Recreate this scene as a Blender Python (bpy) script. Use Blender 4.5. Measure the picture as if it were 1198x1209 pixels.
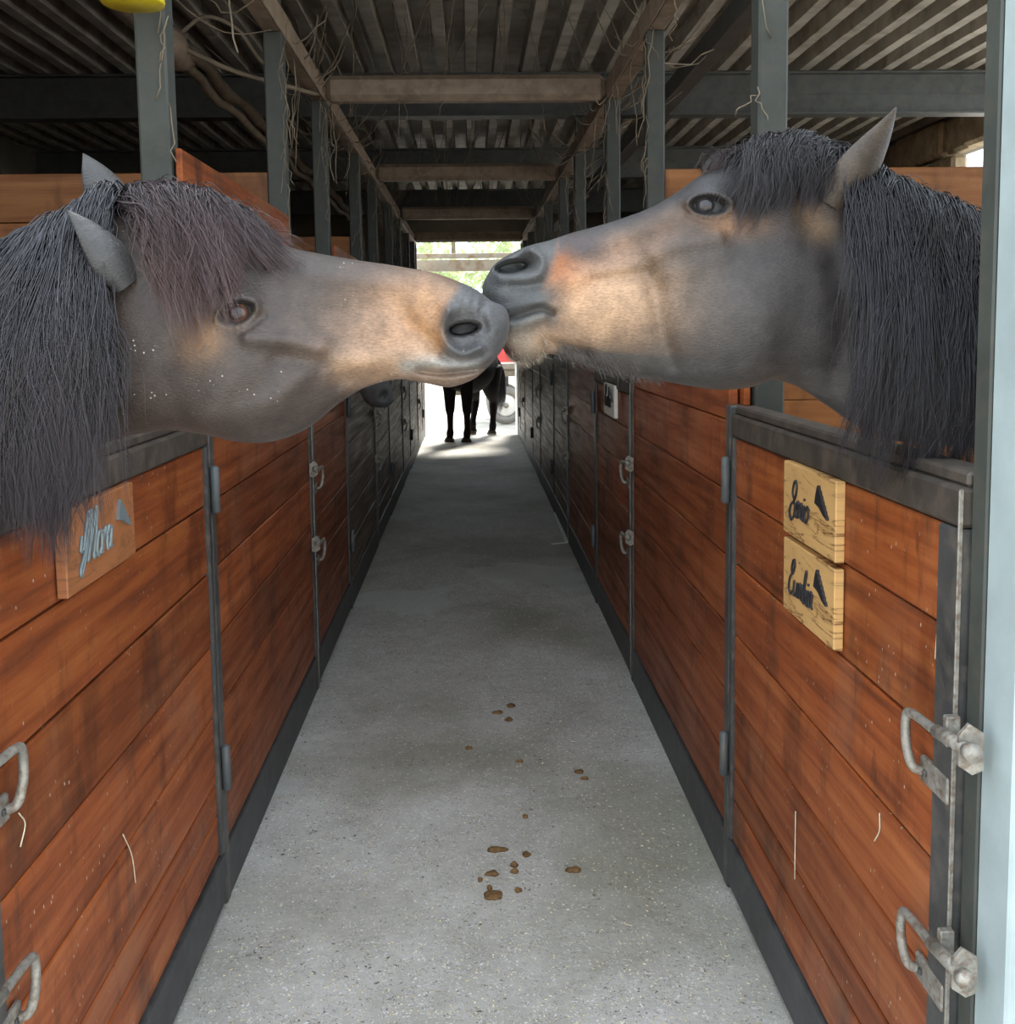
import bpy, bmesh, math, random
import numpy as np
from mathutils import Vector, Matrix
random.seed(7); rng = np.random.default_rng(11)
scene = bpy.context.scene
for o in list(bpy.data.objects): bpy.data.objects.remove(o)
COL = scene.collection

# ------------------------------------------------------------------ camera
F, PX, PY = 1200.0, 599.0, 500.0          # focal length and principal point in pixels of the 1198x1209 frame
CAM = Vector((0.0, 0.0, 1.6))
PSI, THE, RHO = math.atan(42.5/F), math.atan(110.6/F), 0.0134
fw = Vector((math.sin(PSI)*math.cos(THE), math.cos(PSI)*math.cos(THE), -math.sin(THE)))
r0 = Vector((math.cos(PSI), -math.sin(PSI), 0)); u0 = r0.cross(fw)
rt = r0*math.cos(RHO) - u0*math.sin(RHO); up = u0*math.cos(RHO) + r0*math.sin(RHO)
cam = bpy.data.cameras.new('camera'); camo = bpy.data.objects.new('camera', cam); COL.objects.link(camo)
M3 = Matrix((rt, up, -fw)).transposed().to_4x4(); M3.translation = CAM
camo.matrix_world = M3
cam.sensor_fit = 'VERTICAL'; cam.sensor_height = 24.0; cam.sensor_width = 24.0
cam.lens = 24.0*F/1209.0; cam.shift_y = -(604.5-PY)/1209.0; cam.clip_start = 0.02; cam.clip_end = 300
scene.camera = camo

def P(px, py, Y):
    d = fw + rt*((px-PX)/F) + up*((PY-py)/F)
    return CAM + d*(Y/d.y)
def project(p):                            # (n,3) -> (n,2) pixels
    q = np.asarray(p) - np.array(CAM)
    z = q@np.array(fw)
    return np.stack([PX + F*(q@np.array(rt))/z, PY - F*(q@np.array(up))/z], -1)

# ------------------------------------------------------------------ world, sun, exposure
w = bpy.data.worlds.new('world'); scene.world = w; w.use_nodes = True
bg = w.node_tree.nodes['Background']; bg.inputs[0].default_value = (0.80, 0.90, 1.0, 1); bg.inputs[1].default_value = 1.9
sun = bpy.data.lights.new('sun_offscreen', 'SUN'); suno = bpy.data.objects.new('sun_offscreen', sun); COL.objects.link(suno)
sun.energy = 7.0; sun.angle = math.radians(12.0); sun.color = (1.0, 0.95, 0.86)
suno.rotation_euler = Vector((-0.16, -0.62, -0.80)).to_track_quat('-Z', 'Y').to_euler()
vs = scene.view_settings
vs.view_transform = 'Standard'; vs.look = 'None'; vs.gamma = 1.0; vs.use_curve_mapping = False; vs.exposure = 1.0

# ------------------------------------------------------------------ materials
def new_mat(name):
    m = bpy.data.materials.new(name); m.use_nodes = True
    nt = m.node_tree; b = nt.nodes['Principled BSDF']
    return m, nt, b
def nd(nt, t, **kw):
    n = nt.nodes.new(t)
    for k, v in kw.items():
        if k.startswith('i_'): n.inputs[k[2:].replace('_', ' ')].default_value = v
        else: setattr(n, k, v)
    return n
def lk(nt, a, b): nt.links.new(a, b)
def ramp(nt, src, stops):
    r = nt.nodes.new('ShaderNodeValToRGB'); e = r.color_ramp.elements
    while len(e) < len(stops): e.new(0.5)
    for i, (p, c) in enumerate(stops):
        e[i].position = p; e[i].color = (*c, 1) if len(c) == 3 else c
    lk(nt, src, r.inputs[0]); return r.outputs[0]
def mix(nt, fac, a, b, mode='MIX'):
    n = nt.nodes.new('ShaderNodeMix'); n.data_type = 'RGBA'; n.blend_type = mode
    for s, v in ((n.inputs[0], fac), (n.inputs[6], a), (n.inputs[7], b)):
        if hasattr(v, 'links'): lk(nt, v, s)
        else: s.default_value = v if not isinstance(v, tuple) else (*v, 1)[:4]
    return n.outputs[2]
def coords(nt, kind='Object', scale=(1,1,1), jitter=False):
    tc = nt.nodes.new('ShaderNodeTexCoord'); mp = nt.nodes.new('ShaderNodeMapping')
    mp.inputs['Scale'].default_value = scale; lk(nt, tc.outputs[kind], mp.inputs['Vector'])
    if jitter:
        oi = nt.nodes.new('ShaderNodeObjectInfo'); mu = nd(nt, 'ShaderNodeMath', operation='MULTIPLY'); mu.inputs[1].default_value = 37.0
        lk(nt, oi.outputs['Random'], mu.inputs[0]); cb = nt.nodes.new('ShaderNodeCombineXYZ')
        for i in range(3): lk(nt, mu.outputs[0], cb.inputs[i])
        lk(nt, cb.outputs[0], mp.inputs['Location'])
    return mp.outputs[0]
def noise(nt, vec, scale, detail=4, rough=0.55):
    n = nd(nt, 'ShaderNodeTexNoise'); n.inputs['Scale'].default_value = scale; n.inputs['Detail'].default_value = detail
    n.inputs['Roughness'].default_value = rough; lk(nt, vec, n.inputs['Vector']); return n.outputs['Fac']
def bump(nt, b, h, strength, dist=0.01):
    n = nd(nt, 'ShaderNodeBump'); n.inputs['Strength'].default_value = strength; n.inputs['Distance'].default_value = dist
    lk(nt, h, n.inputs['Height']); lk(nt, n.outputs[0], b.inputs['Normal'])

def paint(name, c, rough=0.5, var=0.25, scale=9, dust=None, metal=0.0, bs=0.15):
    m, nt, b = new_mat(name); v = coords(nt, 'Object', jitter=True)
    n = noise(nt, v, scale, 6)
    lo = tuple(x*(1-var) for x in c); hi = tuple(x*(1+var) for x in c)
    col = ramp(nt, n, [(0.3, lo), (0.7, hi)])
    if dust:
        n2 = noise(nt, v, scale*2.3, 5); f = ramp(nt, n2, [(0.48, (0,0,0)), (0.66, (0.75,0.75,0.75))]); col = mix(nt, f, col, dust)
    lk(nt, col, b.inputs['Base Color']); b.inputs['Roughness'].default_value = rough; b.inputs['Metallic'].default_value = metal
    bump(nt, b, noise(nt, v, 90, 3), bs, 0.003)
    return m
def wood(name, base, dark, light, axis, specks=True, rough=0.5):
    m, nt, b = new_mat(name)
    sc = {'Y': (6, 0.55, 9), 'X': (0.55, 6, 9)}[axis]
    v = coords(nt, 'Object', sc, jitter=True); v2 = coords(nt, 'Object', jitter=True)
    g = noise(nt, v, 3.0, 8, 0.62)
    col = ramp(nt, g, [(0.30, dark), (0.50, base), (0.72, light)])
    vp = coords(nt, 'Object', (1, 1, .35) , jitter=True)
    st = ramp(nt, noise(nt, vp, 5.0, 6, 0.65), [(0.52, (0,0,0)), (0.68, (0.75,0.75,0.75))])
    col = mix(nt, st, col, tuple(x*0.45 for x in dark))
    pl = ramp(nt, noise(nt, vp, 3.1, 5, 0.6), [(0.55, (0,0,0)), (0.75, (0.35,0.35,0.35))])
    col = mix(nt, pl, col, (0.27, 0.15, 0.09))
    oi = nt.nodes.new('ShaderNodeObjectInfo')
    hv = nd(nt, 'ShaderNodeHueSaturation'); lk(nt, col, hv.inputs['Color'])
    mr = nd(nt, 'ShaderNodeMapRange'); mr.inputs['To Min'].default_value = 0.75; mr.inputs['To Max'].default_value = 1.2
    lk(nt, oi.outputs['Random'], mr.inputs[0]); lk(nt, mr.outputs[0], hv.inputs['Value']); col = hv.outputs[0]
    if specks:
        vo = nd(nt, 'ShaderNodeTexVoronoi'); vo.inputs['Scale'].default_value = 55; vo.inputs['Randomness'].default_value = 1
        vw = coords(nt, 'Object', (1, 1, 0.5), jitter=True); lk(nt, vw, vo.inputs['Vector'])
        sp = ramp(nt, vo.outputs['Distance'], [(0.075, (1,1,1)), (0.11, (0,0,0))])
        gate = ramp(nt, noise(nt, v2, 7, 3), [(0.42, (0,0,0)), (0.52, (1,1,1))])
        f = nd(nt, 'ShaderNodeMath', operation='MULTIPLY'); lk(nt, sp, f.inputs[0]); lk(nt, gate, f.inputs[1])
        col = mix(nt, f.outputs[0], col, (0.50, 0.40, 0.30))
        vk = coords(nt, 'Object', (1, 1.6, 0.45), jitter=True)
        sc_ = ramp(nt, noise(nt, vk, 34, 8, .75), [(0.60, (0,0,0)), (0.74, (0.55,0.55,0.55))])      # pale scuffs
        col = mix(nt, sc_, col, (0.36, 0.21, 0.13))
        dk = ramp(nt, noise(nt, vk, 15, 7, .7), [(0.56, (0,0,0)), (0.72, (0.7,0.7,0.7))])           # grime
        col = mix(nt, dk, col, (0.055, 0.022, 0.012))
    lk(nt, col, b.inputs['Base Color']); b.inputs['Specular IOR Level'].default_value = 0.28
    lk(nt, ramp(nt, g, [(0.3, (rough+.1,)*3), (0.7, (rough-.12,)*3)]), b.inputs['Roughness'])
    bump(nt, b, g, 0.35, 0.004)
    return m

M_PLANK = wood('varnished_plank', (0.250, 0.062, 0.017), (0.115, 0.029, 0.010), (0.36, 0.110, 0.030), 'Y')
M_GREYPLANK = wood('weathered_plank', (0.125, 0.085, 0.06), (0.06, 0.042, 0.032), (0.24, 0.19, 0.15), 'Y')
M_PARTWOOD = wood('partition_plank', (0.30, 0.115, 0.035), (0.20, 0.07, 0.022), (0.38, 0.16, 0.055), 'X', specks=False)
M_STEEL = paint('dark_painted_steel', (0.050, 0.050, 0.048), 0.42, 0.35, dust=(0.11, 0.095, 0.08))
M_SKIRT = paint('wet_dark_skirt', (0.040, 0.042, 0.043), 0.5, 0.4, dust=(0.075, 0.075, 0.072))
M_RAIL = paint('worn_brown_rail', (0.050, 0.040, 0.031), 0.6, 0.4, dust=(0.095, 0.072, 0.055))
M_POST = paint('grey_post_paint', (0.046, 0.051, 0.043), 0.62, 0.2, dust=(0.062, 0.058, 0.045))
M_BLUEPOST = paint('pale_blue_grey_paint', (0.34, 0.40, 0.40), 0.5, 0.12)
M_TUBE = paint('dusty_brown_tube', (0.27, 0.20, 0.145), 0.6, 0.3, dust=(0.36, 0.27, 0.20))
M_BEAM = paint('slate_beam_paint', (0.075, 0.085, 0.088), 0.5, 0.25, dust=(0.11, 0.10, 0.085))
M_GALV = paint('weathered_galvanised', (0.27, 0.25, 0.215), 0.5, 0.35, scale=40, dust=(0.15, 0.095, 0.06), metal=0.35, bs=0.5)
M_SHEET = paint('roof_sheet_metal', (0.42, 0.40, 0.36), 0.6, 0.3, scale=3, dust=(0.26, 0.23, 0.18), metal=0.1)
M_STONE = paint('beige_stone', (0.42, 0.34, 0.23), 0.9, 0.35, scale=5, dust=(0.30, 0.22, 0.13), bs=0.8)
M_RENDER = paint('dark_render', (0.16, 0.145, 0.12), 0.9, 0.3, scale=2)
M_LINTEL = paint('pale_stained_board', (0.62, 0.55, 0.45), 0.8, 0.2, scale=3, dust=(0.45, 0.27, 0.13))
M_WHITE = paint('white_paint', (0.72, 0.72, 0.70), 0.6, 0.1)
M_YELLOW = paint('yellow_plastic', (0.80, 0.62, 0.02), 0.35, 0.06)
M_RED = paint('red_paint', (0.55, 0.07, 0.07), 0.4, 0.15)
M_TYRE = paint('dusty_tyre', (0.20, 0.19, 0.175), 0.8, 0.2)
M_BARK = paint('bark', (0.16, 0.12, 0.08), 0.9, 0.3)
M_LEAF = paint('leaf_green', (0.42, 0.50, 0.26), 0.6, 0.3, scale=3)
M_STRAW = paint('straw', (0.60, 0.52, 0.36), 0.7, 0.3, scale=30)
M_DUNG = paint('dung', (0.16, 0.085, 0.028), 0.85, 0.4, scale=60, bs=0.9)
M_WEB = paint('dusty_cobweb', (0.21, 0.165, 0.115), 0.9, 0.3)
M_INK = paint('black_iron_lettering', (0.018, 0.018, 0.022), 0.4, 0.2)
M_SILVER = paint('grey_metal_lettering', (0.22, 0.27, 0.28), 0.35, 0.2, metal=0.3)

def plate_mat(name, c, d):
    m, nt, b = new_mat(name); v = coords(nt, 'Object', (1, 3.0, 16))
    n = noise(nt, v, 1.6, 5, .6); n.node.inputs['Distortion'].default_value = 0.9
    wv = nd(nt, 'ShaderNodeMath', operation='PINGPONG'); mu = nd(nt, 'ShaderNodeMath', operation='MULTIPLY'); mu.inputs[1].default_value = 7.0
    lk(nt, n, mu.inputs[0]); lk(nt, mu.outputs[0], wv.inputs[0]); wv.inputs[1].default_value = 1.0
    col = ramp(nt, wv.outputs[0], [(0.02, d), (0.16, c), (0.8, tuple(x*1.15 for x in c))])
    lk(nt, col, b.inputs['Base Color']); b.inputs['Roughness'].default_value = 0.4; return m
M_PLATE = plate_mat('olive_wood', (0.56, 0.33, 0.125), (0.17, 0.07, 0.022))
M_PLATEOLD = plate_mat('worn_wood_plate', (0.30, 0.115, 0.045), (0.20, 0.08, 0.03))
M_PLATEWHITE = paint('white_plate', (0.70, 0.66, 0.58), 0.5, 0.08)

def concrete():
    m, nt, b = new_mat('speckled_concrete'); v = coords(nt, 'Object')
    big = noise(nt, v, 1.3, 6, 0.6)
    col = ramp(nt, big, [(0.3, (0.47, 0.455, 0.42)), (0.7, (0.63, 0.615, 0.58))])
    mid = noise(nt, v, 9, 6, 0.7); col = mix(nt, 0.6, col, ramp(nt, mid, [(0.35, (0.68,0.67,0.64)), (0.65, (1,1,1))]), 'MULTIPLY')
    wq = nd(nt, 'ShaderNodeTexNoise'); wq.inputs['Scale'].default_value = 38; wq.inputs['Detail'].default_value = 4; lk(nt, v, wq.inputs['Vector'])
    wa = nd(nt, 'ShaderNodeVectorMath', operation='MULTIPLY_ADD'); lk(nt, wq.outputs['Color'], wa.inputs[0]); wa.inputs[1].default_value = (.05,.05,.05); lk(nt, v, wa.inputs[2]); vwarp = wa.outputs[0]
    for sc, d0, c, th in ((42, 0.14, (0.10, 0.085, 0.065), 0.52), (75, 0.20, (0.80, 0.79, 0.76), 0.44), (130, 0.22, (0.17, 0.15, 0.12), 0.46), (210, 0.25, (0.78, 0.76, 0.72), 0.5)):
        vo = nd(nt, 'ShaderNodeTexVoronoi'); vo.inputs['Scale'].default_value = sc; lk(nt, vwarp, vo.inputs['Vector'])
        s = ramp(nt, vo.outputs['Distance'], [(d0, (1,1,1)), (d0+.08, (0,0,0))])
        g = ramp(nt, noise(nt, v, sc*0.23, 2), [(th, (0,0,0)), (th+.06, (1,1,1))])
        f = nd(nt, 'ShaderNodeMath', operation='MULTIPLY'); lk(nt, s, f.inputs[0]); lk(nt, g, f.inputs[1])
        col = mix(nt, f.outputs[0], col, c)
    # dried puddle marks and mossy dirt with a shape of their own
    geo = nd(nt, 'ShaderNodeNewGeometry')
    wn = nd(nt, 'ShaderNodeTexNoise'); wn.inputs['Scale'].default_value = 2.6; lk(nt, geo.outputs['Position'], wn.inputs['Vector'])
    ad = nd(nt, 'ShaderNodeVectorMath', operation='MULTIPLY_ADD'); lk(nt, wn.outputs['Color'], ad.inputs[0])
    ad.inputs[1].default_value = (.7,.9,0); lk(nt, geo.outputs['Position'], ad.inputs[2])
    for c, r in (((-0.02, 6.45, 0), 0.34), ((0.72, 7.0, 0), 0.42), ((-0.45, 3.75, 0), .15)):
        ds = nd(nt, 'ShaderNodeVectorMath', operation='DISTANCE'); lk(nt, ad.outputs[0], ds.inputs[0]); ds.inputs[1].default_value = c
        f = ramp(nt, ds.outputs['Value'], [(r*0.8, (0.55,0.55,0.55)), (r, (0,0,0))])
        col = mix(nt, f, col, (0.66, 0.67, 0.66))
    moss = ramp(nt, noise(nt, v, 0.8, 5), [(0.45, (0,0,0)), (0.62, (0.6,0.6,0.6))])
    col = mix(nt, moss, col, (0.20, 0.19, 0.12))
    for c, r in (((-0.02, 6.45, 0), 0.30), ((0.72, 7.0, 0), 0.36)):
        ds = nd(nt, 'ShaderNodeVectorMath', operation='DISTANCE'); lk(nt, ad.outputs[0], ds.inputs[0]); ds.inputs[1].default_value = c
        col = mix(nt, ramp(nt, ds.outputs['Value'], [(r*0.85, (0.5,0.5,0.5)), (r, (0,0,0))]), col, (0.52, 0.53, 0.48))
    lk(nt, col, b.inputs['Base Color']); b.inputs['Roughness'].default_value = 0.72
    bump(nt, b, noise(nt, v, 60, 5), 0.5, 0.006)
    return m
M_FLOOR = concrete()
M_GROUND = paint('pale_gravel', (0.46, 0.43, 0.37), 0.9, 0.2, scale=2)

def coat_mat(name, rough=0.5, specks=0.0, sheen=0.06):
    m, nt, b = new_mat(name)
    at = nd(nt, 'ShaderNodeAttribute', attribute_name='Col')
    v = coords(nt, 'Object', (1, 1, 1)); vs_ = coords(nt, 'Object', (160, 160, 420))
    n1 = noise(nt, vs_, 1.0, 4, 0.6); n2 = noise(nt, v, 26, 5, 0.6)
    col = mix(nt, 0.7, at.outputs['Color'], ramp(nt, n2, [(0.3, (0.55,0.53,0.51)), (0.7, (1.45,1.43,1.4))]), 'MULTIPLY')
    col = mix(nt, 0.55, col, ramp(nt, n1, [(0.3, (0.5,0.5,0.5)), (0.7, (1.5,1.5,1.5))]), 'MULTIPLY')
    if specks:
        vo = nd(nt, 'ShaderNodeTexVoronoi'); vo.inputs['Scale'].default_value = 95; lk(nt, v, vo.inputs['Vector'])
        s = ramp(nt, vo.outputs['Distance'], [(0.09, (1,1,1)), (0.14, (0,0,0))])
        g = ramp(nt, noise(nt, v, 11, 3), [(0.55, (0,0,0)), (0.62, (1,1,1))])
        f = nd(nt, 'ShaderNodeMath', operation='MULTIPLY'); lk(nt, s, f.inputs[0]); lk(nt, g, f.inputs[1])
        f2 = nd(nt, 'ShaderNodeMath', operation='MULTIPLY'); lk(nt, f.outputs[0], f2.inputs[0]); f2.inputs[1].default_value = specks
        col = mix(nt, f2.outputs[0], col, (0.55, 0.5, 0.44))
    lk(nt, col, b.inputs['Base Color']); b.inputs['Roughness'].default_value = rough
    b.inputs['Sheen Weight'].default_value = sheen; b.inputs['Sheen Roughness'].default_value = 0.4
    b.inputs['Specular IOR Level'].default_value = 0.45
    bump(nt, b, n1, 0.45, 0.004)
    return m
M_COATL = coat_mat('dusty_bay_coat', 0.45, specks=0.85)
M_COATR = coat_mat('dark_bay_coat', 0.47)
M_COATFAR = coat_mat('matt_black_coat', 0.8, sheen=0.0); M_COATFAR.node_tree.nodes['Principled BSDF'].inputs['Specular IOR Level'].default_value = 0.12
def hair_mat(name):
    m, nt, b = new_mat(name); at = nd(nt, 'ShaderNodeAttribute', attribute_name='Col')
    lk(nt, at.outputs['Color'], b.inputs['Base Color']); b.inputs['Roughness'].default_value = 0.30
    b.inputs['Specular IOR Level'].default_value = 0.75; return m
M_HAIR = hair_mat('horse_hair')
def eye_mat():
    m, nt, b = new_mat('horse_eye'); at = nd(nt, 'ShaderNodeAttribute', attribute_name='Col')
    lk(nt, at.outputs['Color'], b.inputs['Base Color']); b.inputs['Roughness'].default_value = 0.10; return m
M_EYE = eye_mat()

# ------------------------------------------------------------------ object helpers
def link(name, me, mat=None, parent=None, loc=(0,0,0), **tags):
    o = bpy.data.objects.new(name, me); COL.objects.link(o)
    if mat is not None and me is not None and len(me.materials) == 0: me.materials.append(mat)
    o.location = Vector(loc) - (parent_loc(parent) if parent else Vector((0,0,0)))
    if parent: o.parent = parent
    for k, v in tags.items(): o[k] = v
    return o
def parent_loc(p):
    l = Vector((0,0,0))
    while p: l = l + p.location; p = p.parent
    return l
def thing(name, loc, label=None, category=None, group=None, kind=None):
    o = bpy.data.objects.new(name, None); COL.objects.link(o); o.location = loc; o.empty_display_size = 0.1
    tag(o, label, category, group, kind); return o
def tag(o, label=None, category=None, group=None, kind=None):
    for k, v in (('label', label), ('category', category), ('group', group), ('kind', kind)):
        if v: o[k] = v
    return o
def from_np(name, V, Fc, smooth=False, col=None):
    me = bpy.data.meshes.new(name); me.from_pydata([tuple(x) for x in np.asarray(V, float)], [], [tuple(int(i) for i in f) for f in Fc])
    if smooth: me.polygons.foreach_set('use_smooth', [True]*len(me.polygons))
    if col is not None:
        a = me.color_attributes.new('Col', 'FLOAT_COLOR', 'POINT'); c = np.ones((len(V), 4), np.float32); c[:, :3] = col
        a.data.foreach_set('color', c.ravel())
    me.update(); return me
BOXC = {}
def box(dx, dy, dz, bev=0.004, mat=None):
    k = (round(dx,4), round(dy,4), round(dz,4), bev, mat.name if mat else '')
    if k not in BOXC:
        bm = bmesh.new(); bmesh.ops.create_cube(bm, size=1); bmesh.ops.scale(bm, vec=(dx,dy,dz), verts=bm.verts)
        if bev: bmesh.ops.bevel(bm, geom=list(bm.edges), offset=bev, segments=1, affect='EDGES')
        me = bpy.data.meshes.new('box'); bm.to_mesh(me); bm.free()
        if mat: me.materials.append(mat)
        BOXC[k] = me
    return BOXC[k]
def bx(name, lo, hi, mat, parent=None, bev=0.004, **tags):
    lo, hi = Vector(lo), Vector(hi)
    a = Vector([min(x,y) for x,y in zip(lo,hi)]); c = Vector([max(x,y) for x,y in zip(lo,hi)]); d = c-a
    return link(name, box(d.x, d.y, d.z, min(bev, min(d)*0.3), mat), mat, parent, (a+c)/2, **tags)
def smooth_path(pts, n):
    pts = np.asarray(pts, float); k = len(pts)
    t = np.linspace(0, k-1, n); i = np.clip(t.astype(int), 0, k-2); f = (t-i)[:, None]
    g = lambda j: pts[np.clip(j, 0, k-1)]
    p0, p1, p2, p3 = g(i-1), g(i), g(i+1), g(i+2)
    p0 = np.where((i == 0)[:, None], 2*p1-p2, p0); p3 = np.where((i == k-2)[:, None], 2*p2-p1, p3)
    return 0.5*((2*p1)+(-p0+p2)*f+(2*p0-5*p1+4*p2-p3)*f*f+(-p0+3*p1-3*p2+p3)*f**3)
def tube_arrays(pts, rad, n=8, base=0, close=True):
    pts = np.asarray(pts, float); k = len(pts); rad = np.broadcast_to(np.asarray(rad, float), (k,))
    T = np.gradient(pts, axis=0); T /= np.linalg.norm(T, axis=1)[:, None]+1e-9
    ref = np.array([0.31, 0.52, 0.79]); N = np.cross(T, ref); bad = np.linalg.norm(N, axis=1) < 0.1
    N[bad] = np.cross(T[bad], [1,0,0]); N /= np.linalg.norm(N, axis=1)[:, None]+1e-9
    for i in range(1, k):
        v = N[i-1]-T[i]*np.dot(N[i-1], T[i]); N[i] = v/(np.linalg.norm(v)+1e-9)
    B = np.cross(T, N); a = np.linspace(0, 2*math.pi, n, endpoint=False)
    V = pts[:, None]+rad[:, None, None]*(np.cos(a)[None, :, None]*N[:, None]+np.sin(a)[None, :, None]*B[:, None])
    V = V.reshape(-1, 3); Fc = []
    for i in range(k-1):
        for j in range(n):
            q = (j+1) % n; Fc.append((base+i*n+j, base+i*n+q, base+(i+1)*n+q, base+(i+1)*n+j))
    if close:
        Fc.append(tuple(base+j for j in reversed(range(n)))); Fc.append(tuple(base+(k-1)*n+j for j in range(n)))
    return V, Fc
def tube(name, pts, rad, mat, parent=None, n=8, **tags):
    c = np.mean(np.asarray(pts, float), axis=0); V, Fc = tube_arrays(np.asarray(pts, float)-c, rad, n)
    return link(name, from_np(name, V, Fc, True), mat, parent, c, **tags)
def prism(name, poly, axis_vec, mat, parent=None, **tags):   # poly: list of 3D points, extruded along axis_vec
    c = np.mean(np.asarray(poly, float), axis=0); p = np.asarray(poly, float)-c; n = len(p)
    V = np.vstack([p, p+np.asarray(axis_vec)]); Fc = [tuple(range(n)), tuple(range(2*n-1, n-1, -1))]
    Fc += [(i, i+n, (i+1) % n+n, (i+1) % n) for i in range(n)]
    me = from_np(name, V, Fc); bm = bmesh.new(); bm.from_mesh(me); bmesh.ops.recalc_face_normals(bm, faces=bm.faces); bm.to_mesh(me); bm.free()
    return link(name, me, mat, parent, c, **tags)
def multi(parts):                          # join (V,F) lists
    V, Fc, b = [], [], 0
    for v, f in parts:
        V.append(v); Fc += [tuple(i+b for i in q) for q in f]; b += len(v)
    return np.vstack(V), Fc
def boxarr(lo, hi):
    x0,y0,z0 = lo; x1,y1,z1 = hi
    V = np.array([(x0,y0,z0),(x1,y0,z0),(x1,y1,z0),(x0,y1,z0),(x0,y0,z1),(x1,y0,z1),(x1,y1,z1),(x0,y1,z1)], float)
    return V, [(0,3,2,1),(4,5,6,7),(0,1,5,4),(1,2,6,5),(2,3,7,6),(3,0,4,7)]

# ------------------------------------------------------------------ the setting
XW = 4.3; YEND = 15.5; ZR = 3.43
bx('floor', (-XW-.1, 0.3, -0.1), (XW+.1, YEND, 0.0), M_FLOOR, bev=0, kind='structure')
bx('ground', (-45, 15.5, -0.3), (45, 70, -0.1), M_GROUND, bev=0, kind='structure')
bx('ground', (4.6, -30, -0.3), (45, 15.5, -0.1), M_GROUND, bev=0, kind='structure')
bx('ground', (-45, -30, -0.3), (4.6, 15.5, -0.1), M_GROUND, bev=0, kind='structure')
# roof: corrugated sheets, one per three metre bay
root = thing('ceiling', (0, 2.4, ZR), kind='structure')
def sheet_mesh(length, width):
    prof = []; n = int(width/0.2)
    for i in range(n):
        x = -width/2+i*0.2
        prof += [(x, 0), (x+.072, 0), (x+.080, .095), (x+.192, .095)]
    prof.append((width/2, 0)); prof = np.array(prof)
    lo = np.stack([prof[:,0], np.full(len(prof), -length/2), prof[:,1]], -1); hi = lo.copy(); hi[:,1] = length/2
    top_lo = lo+[0,0,.004]; top_hi = hi+[0,0,.004]; k = len(prof); V = np.vstack([lo, hi, top_lo, top_hi]); Fc = []
    for i in range(k-1):
        Fc += [(i, i+1, k+i+1, k+i), (2*k+i, 3*k+i, 3*k+i+1, 2*k+i+1), (i, 2*k+i, 2*k+i+1, i+1), (k+i, k+i+1, 3*k+i+1, 3*k+i)]
    return from_np('roof_sheet', V, Fc)
sm = sheet_mesh(3.06, 8.8); sm.materials.append(M_SHEET)
for i in range(4):
    link('roof_sheet', sm, None, root, (0, 5.0+3.0*i, ZR+(0.004 if i % 2 else 0)))
sm2 = sheet_mesh(0.9, 8.8); sm2.materials.append(M_SHEET); link('roof_sheet', sm2, None, root, (0, 3.08, ZR+.004))
# outer walls: the left one closed, the right one with an open strip under a header, and stone blocks at its end
bx('wall_left', (-XW-.2, 0.6, 0), (-XW, YEND, ZR), M_RENDER, bev=0, kind='structure')
wr = thing('wall_right', (XW, 0.6, 0), kind='structure')
bx('low_wall', (XW, 0.6, 0), (XW+.25, 9.2, 1.5), M_RENDER, wr, bev=0)
bx('header', (XW+.05, 7.0, 3.12), (XW+.22, 9.3, ZR), M_RENDER, wr, bev=0.01)
random.seed(3)
bx('block_core', (XW+.04, 9.3, 0), (XW+.25, YEND, ZR), M_RENDER, wr, bev=0)
for ri, (z0, z1, y) in enumerate(((2.2, 2.5, 9.42), (2.5, 2.82, 9.3), (2.82, 3.09, 8.95), (3.09, 3.42, 7.0))):
    while y < 10.6:
        wdt = random.uniform(.38, .62)
        bx('stone_block', (XW-.06+random.uniform(-.03,.03), y, z0+.006+random.uniform(0,.012)), (XW+.1, y+wdt-.012, z1-.006), M_STONE, wr, bev=0.03); y += wdt
bx('wall_front', (-XW, 1.18, 0), (-.82, 1.28, ZR), M_RENDER, bev=0, kind='structure')
bx('wall_front', (.805, 1.24, 0), (XW, 1.34, ZR), M_RENDER, bev=0, kind='structure')
bx('wall_back', (-XW, YEND-.12, 0), (-.78, YEND, ZR), M_RENDER, bev=0, kind='structure')
bx('wall_back', (.78, YEND-.12, 0), (XW, YEND, ZR), M_RENDER, bev=0, kind='structure')
tr = thing('trim_1', (0, YEND, 2.5), kind='structure')
for k, (za, zb) in enumerate(((2.52, 2.70), (2.72, 2.80), (2.98, 3.43))):
    bx('lintel_board', (-1.2, YEND+(.55 if k < 2 else -.1), za), (1.2, YEND+(.61 if k < 2 else -.04), zb), M_LINTEL if k < 2 else M_RENDER, tr)
for s, n in ((-1, 2), (1, 3)):
    bx(f'trim_{n}', (s*.70, YEND-.14, 0), (s*.77, YEND+.60, 2.52), M_WHITE, kind='structure')

# ------------------------------------------------------------------ stalls
DOORS = [(1.437, 2.75), (4.5, 5.8), (7.5, 8.8), (10.5, 11.8), (13.5, 14.8)]
PANELS = [(2.75, 4.5), (5.8, 7.5), (8.8, 10.5), (11.8, 13.5), (14.8, 15.36)]
SIDE = {-1: 'the single-plate row', 1: 'the double-plate row'}
ORD = ['first', 'second', 'third', 'fourth', 'fifth']
PZ = [0.16, 0.28, 0.37, 0.56, 0.755, 0.954, 1.14, 1.30]
FX0, FX1, PLX = 0.708, 0.748, 0.716
def rowname(s): return 'one-plate door row' if s < 0 else 'two-plate door row'

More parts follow.
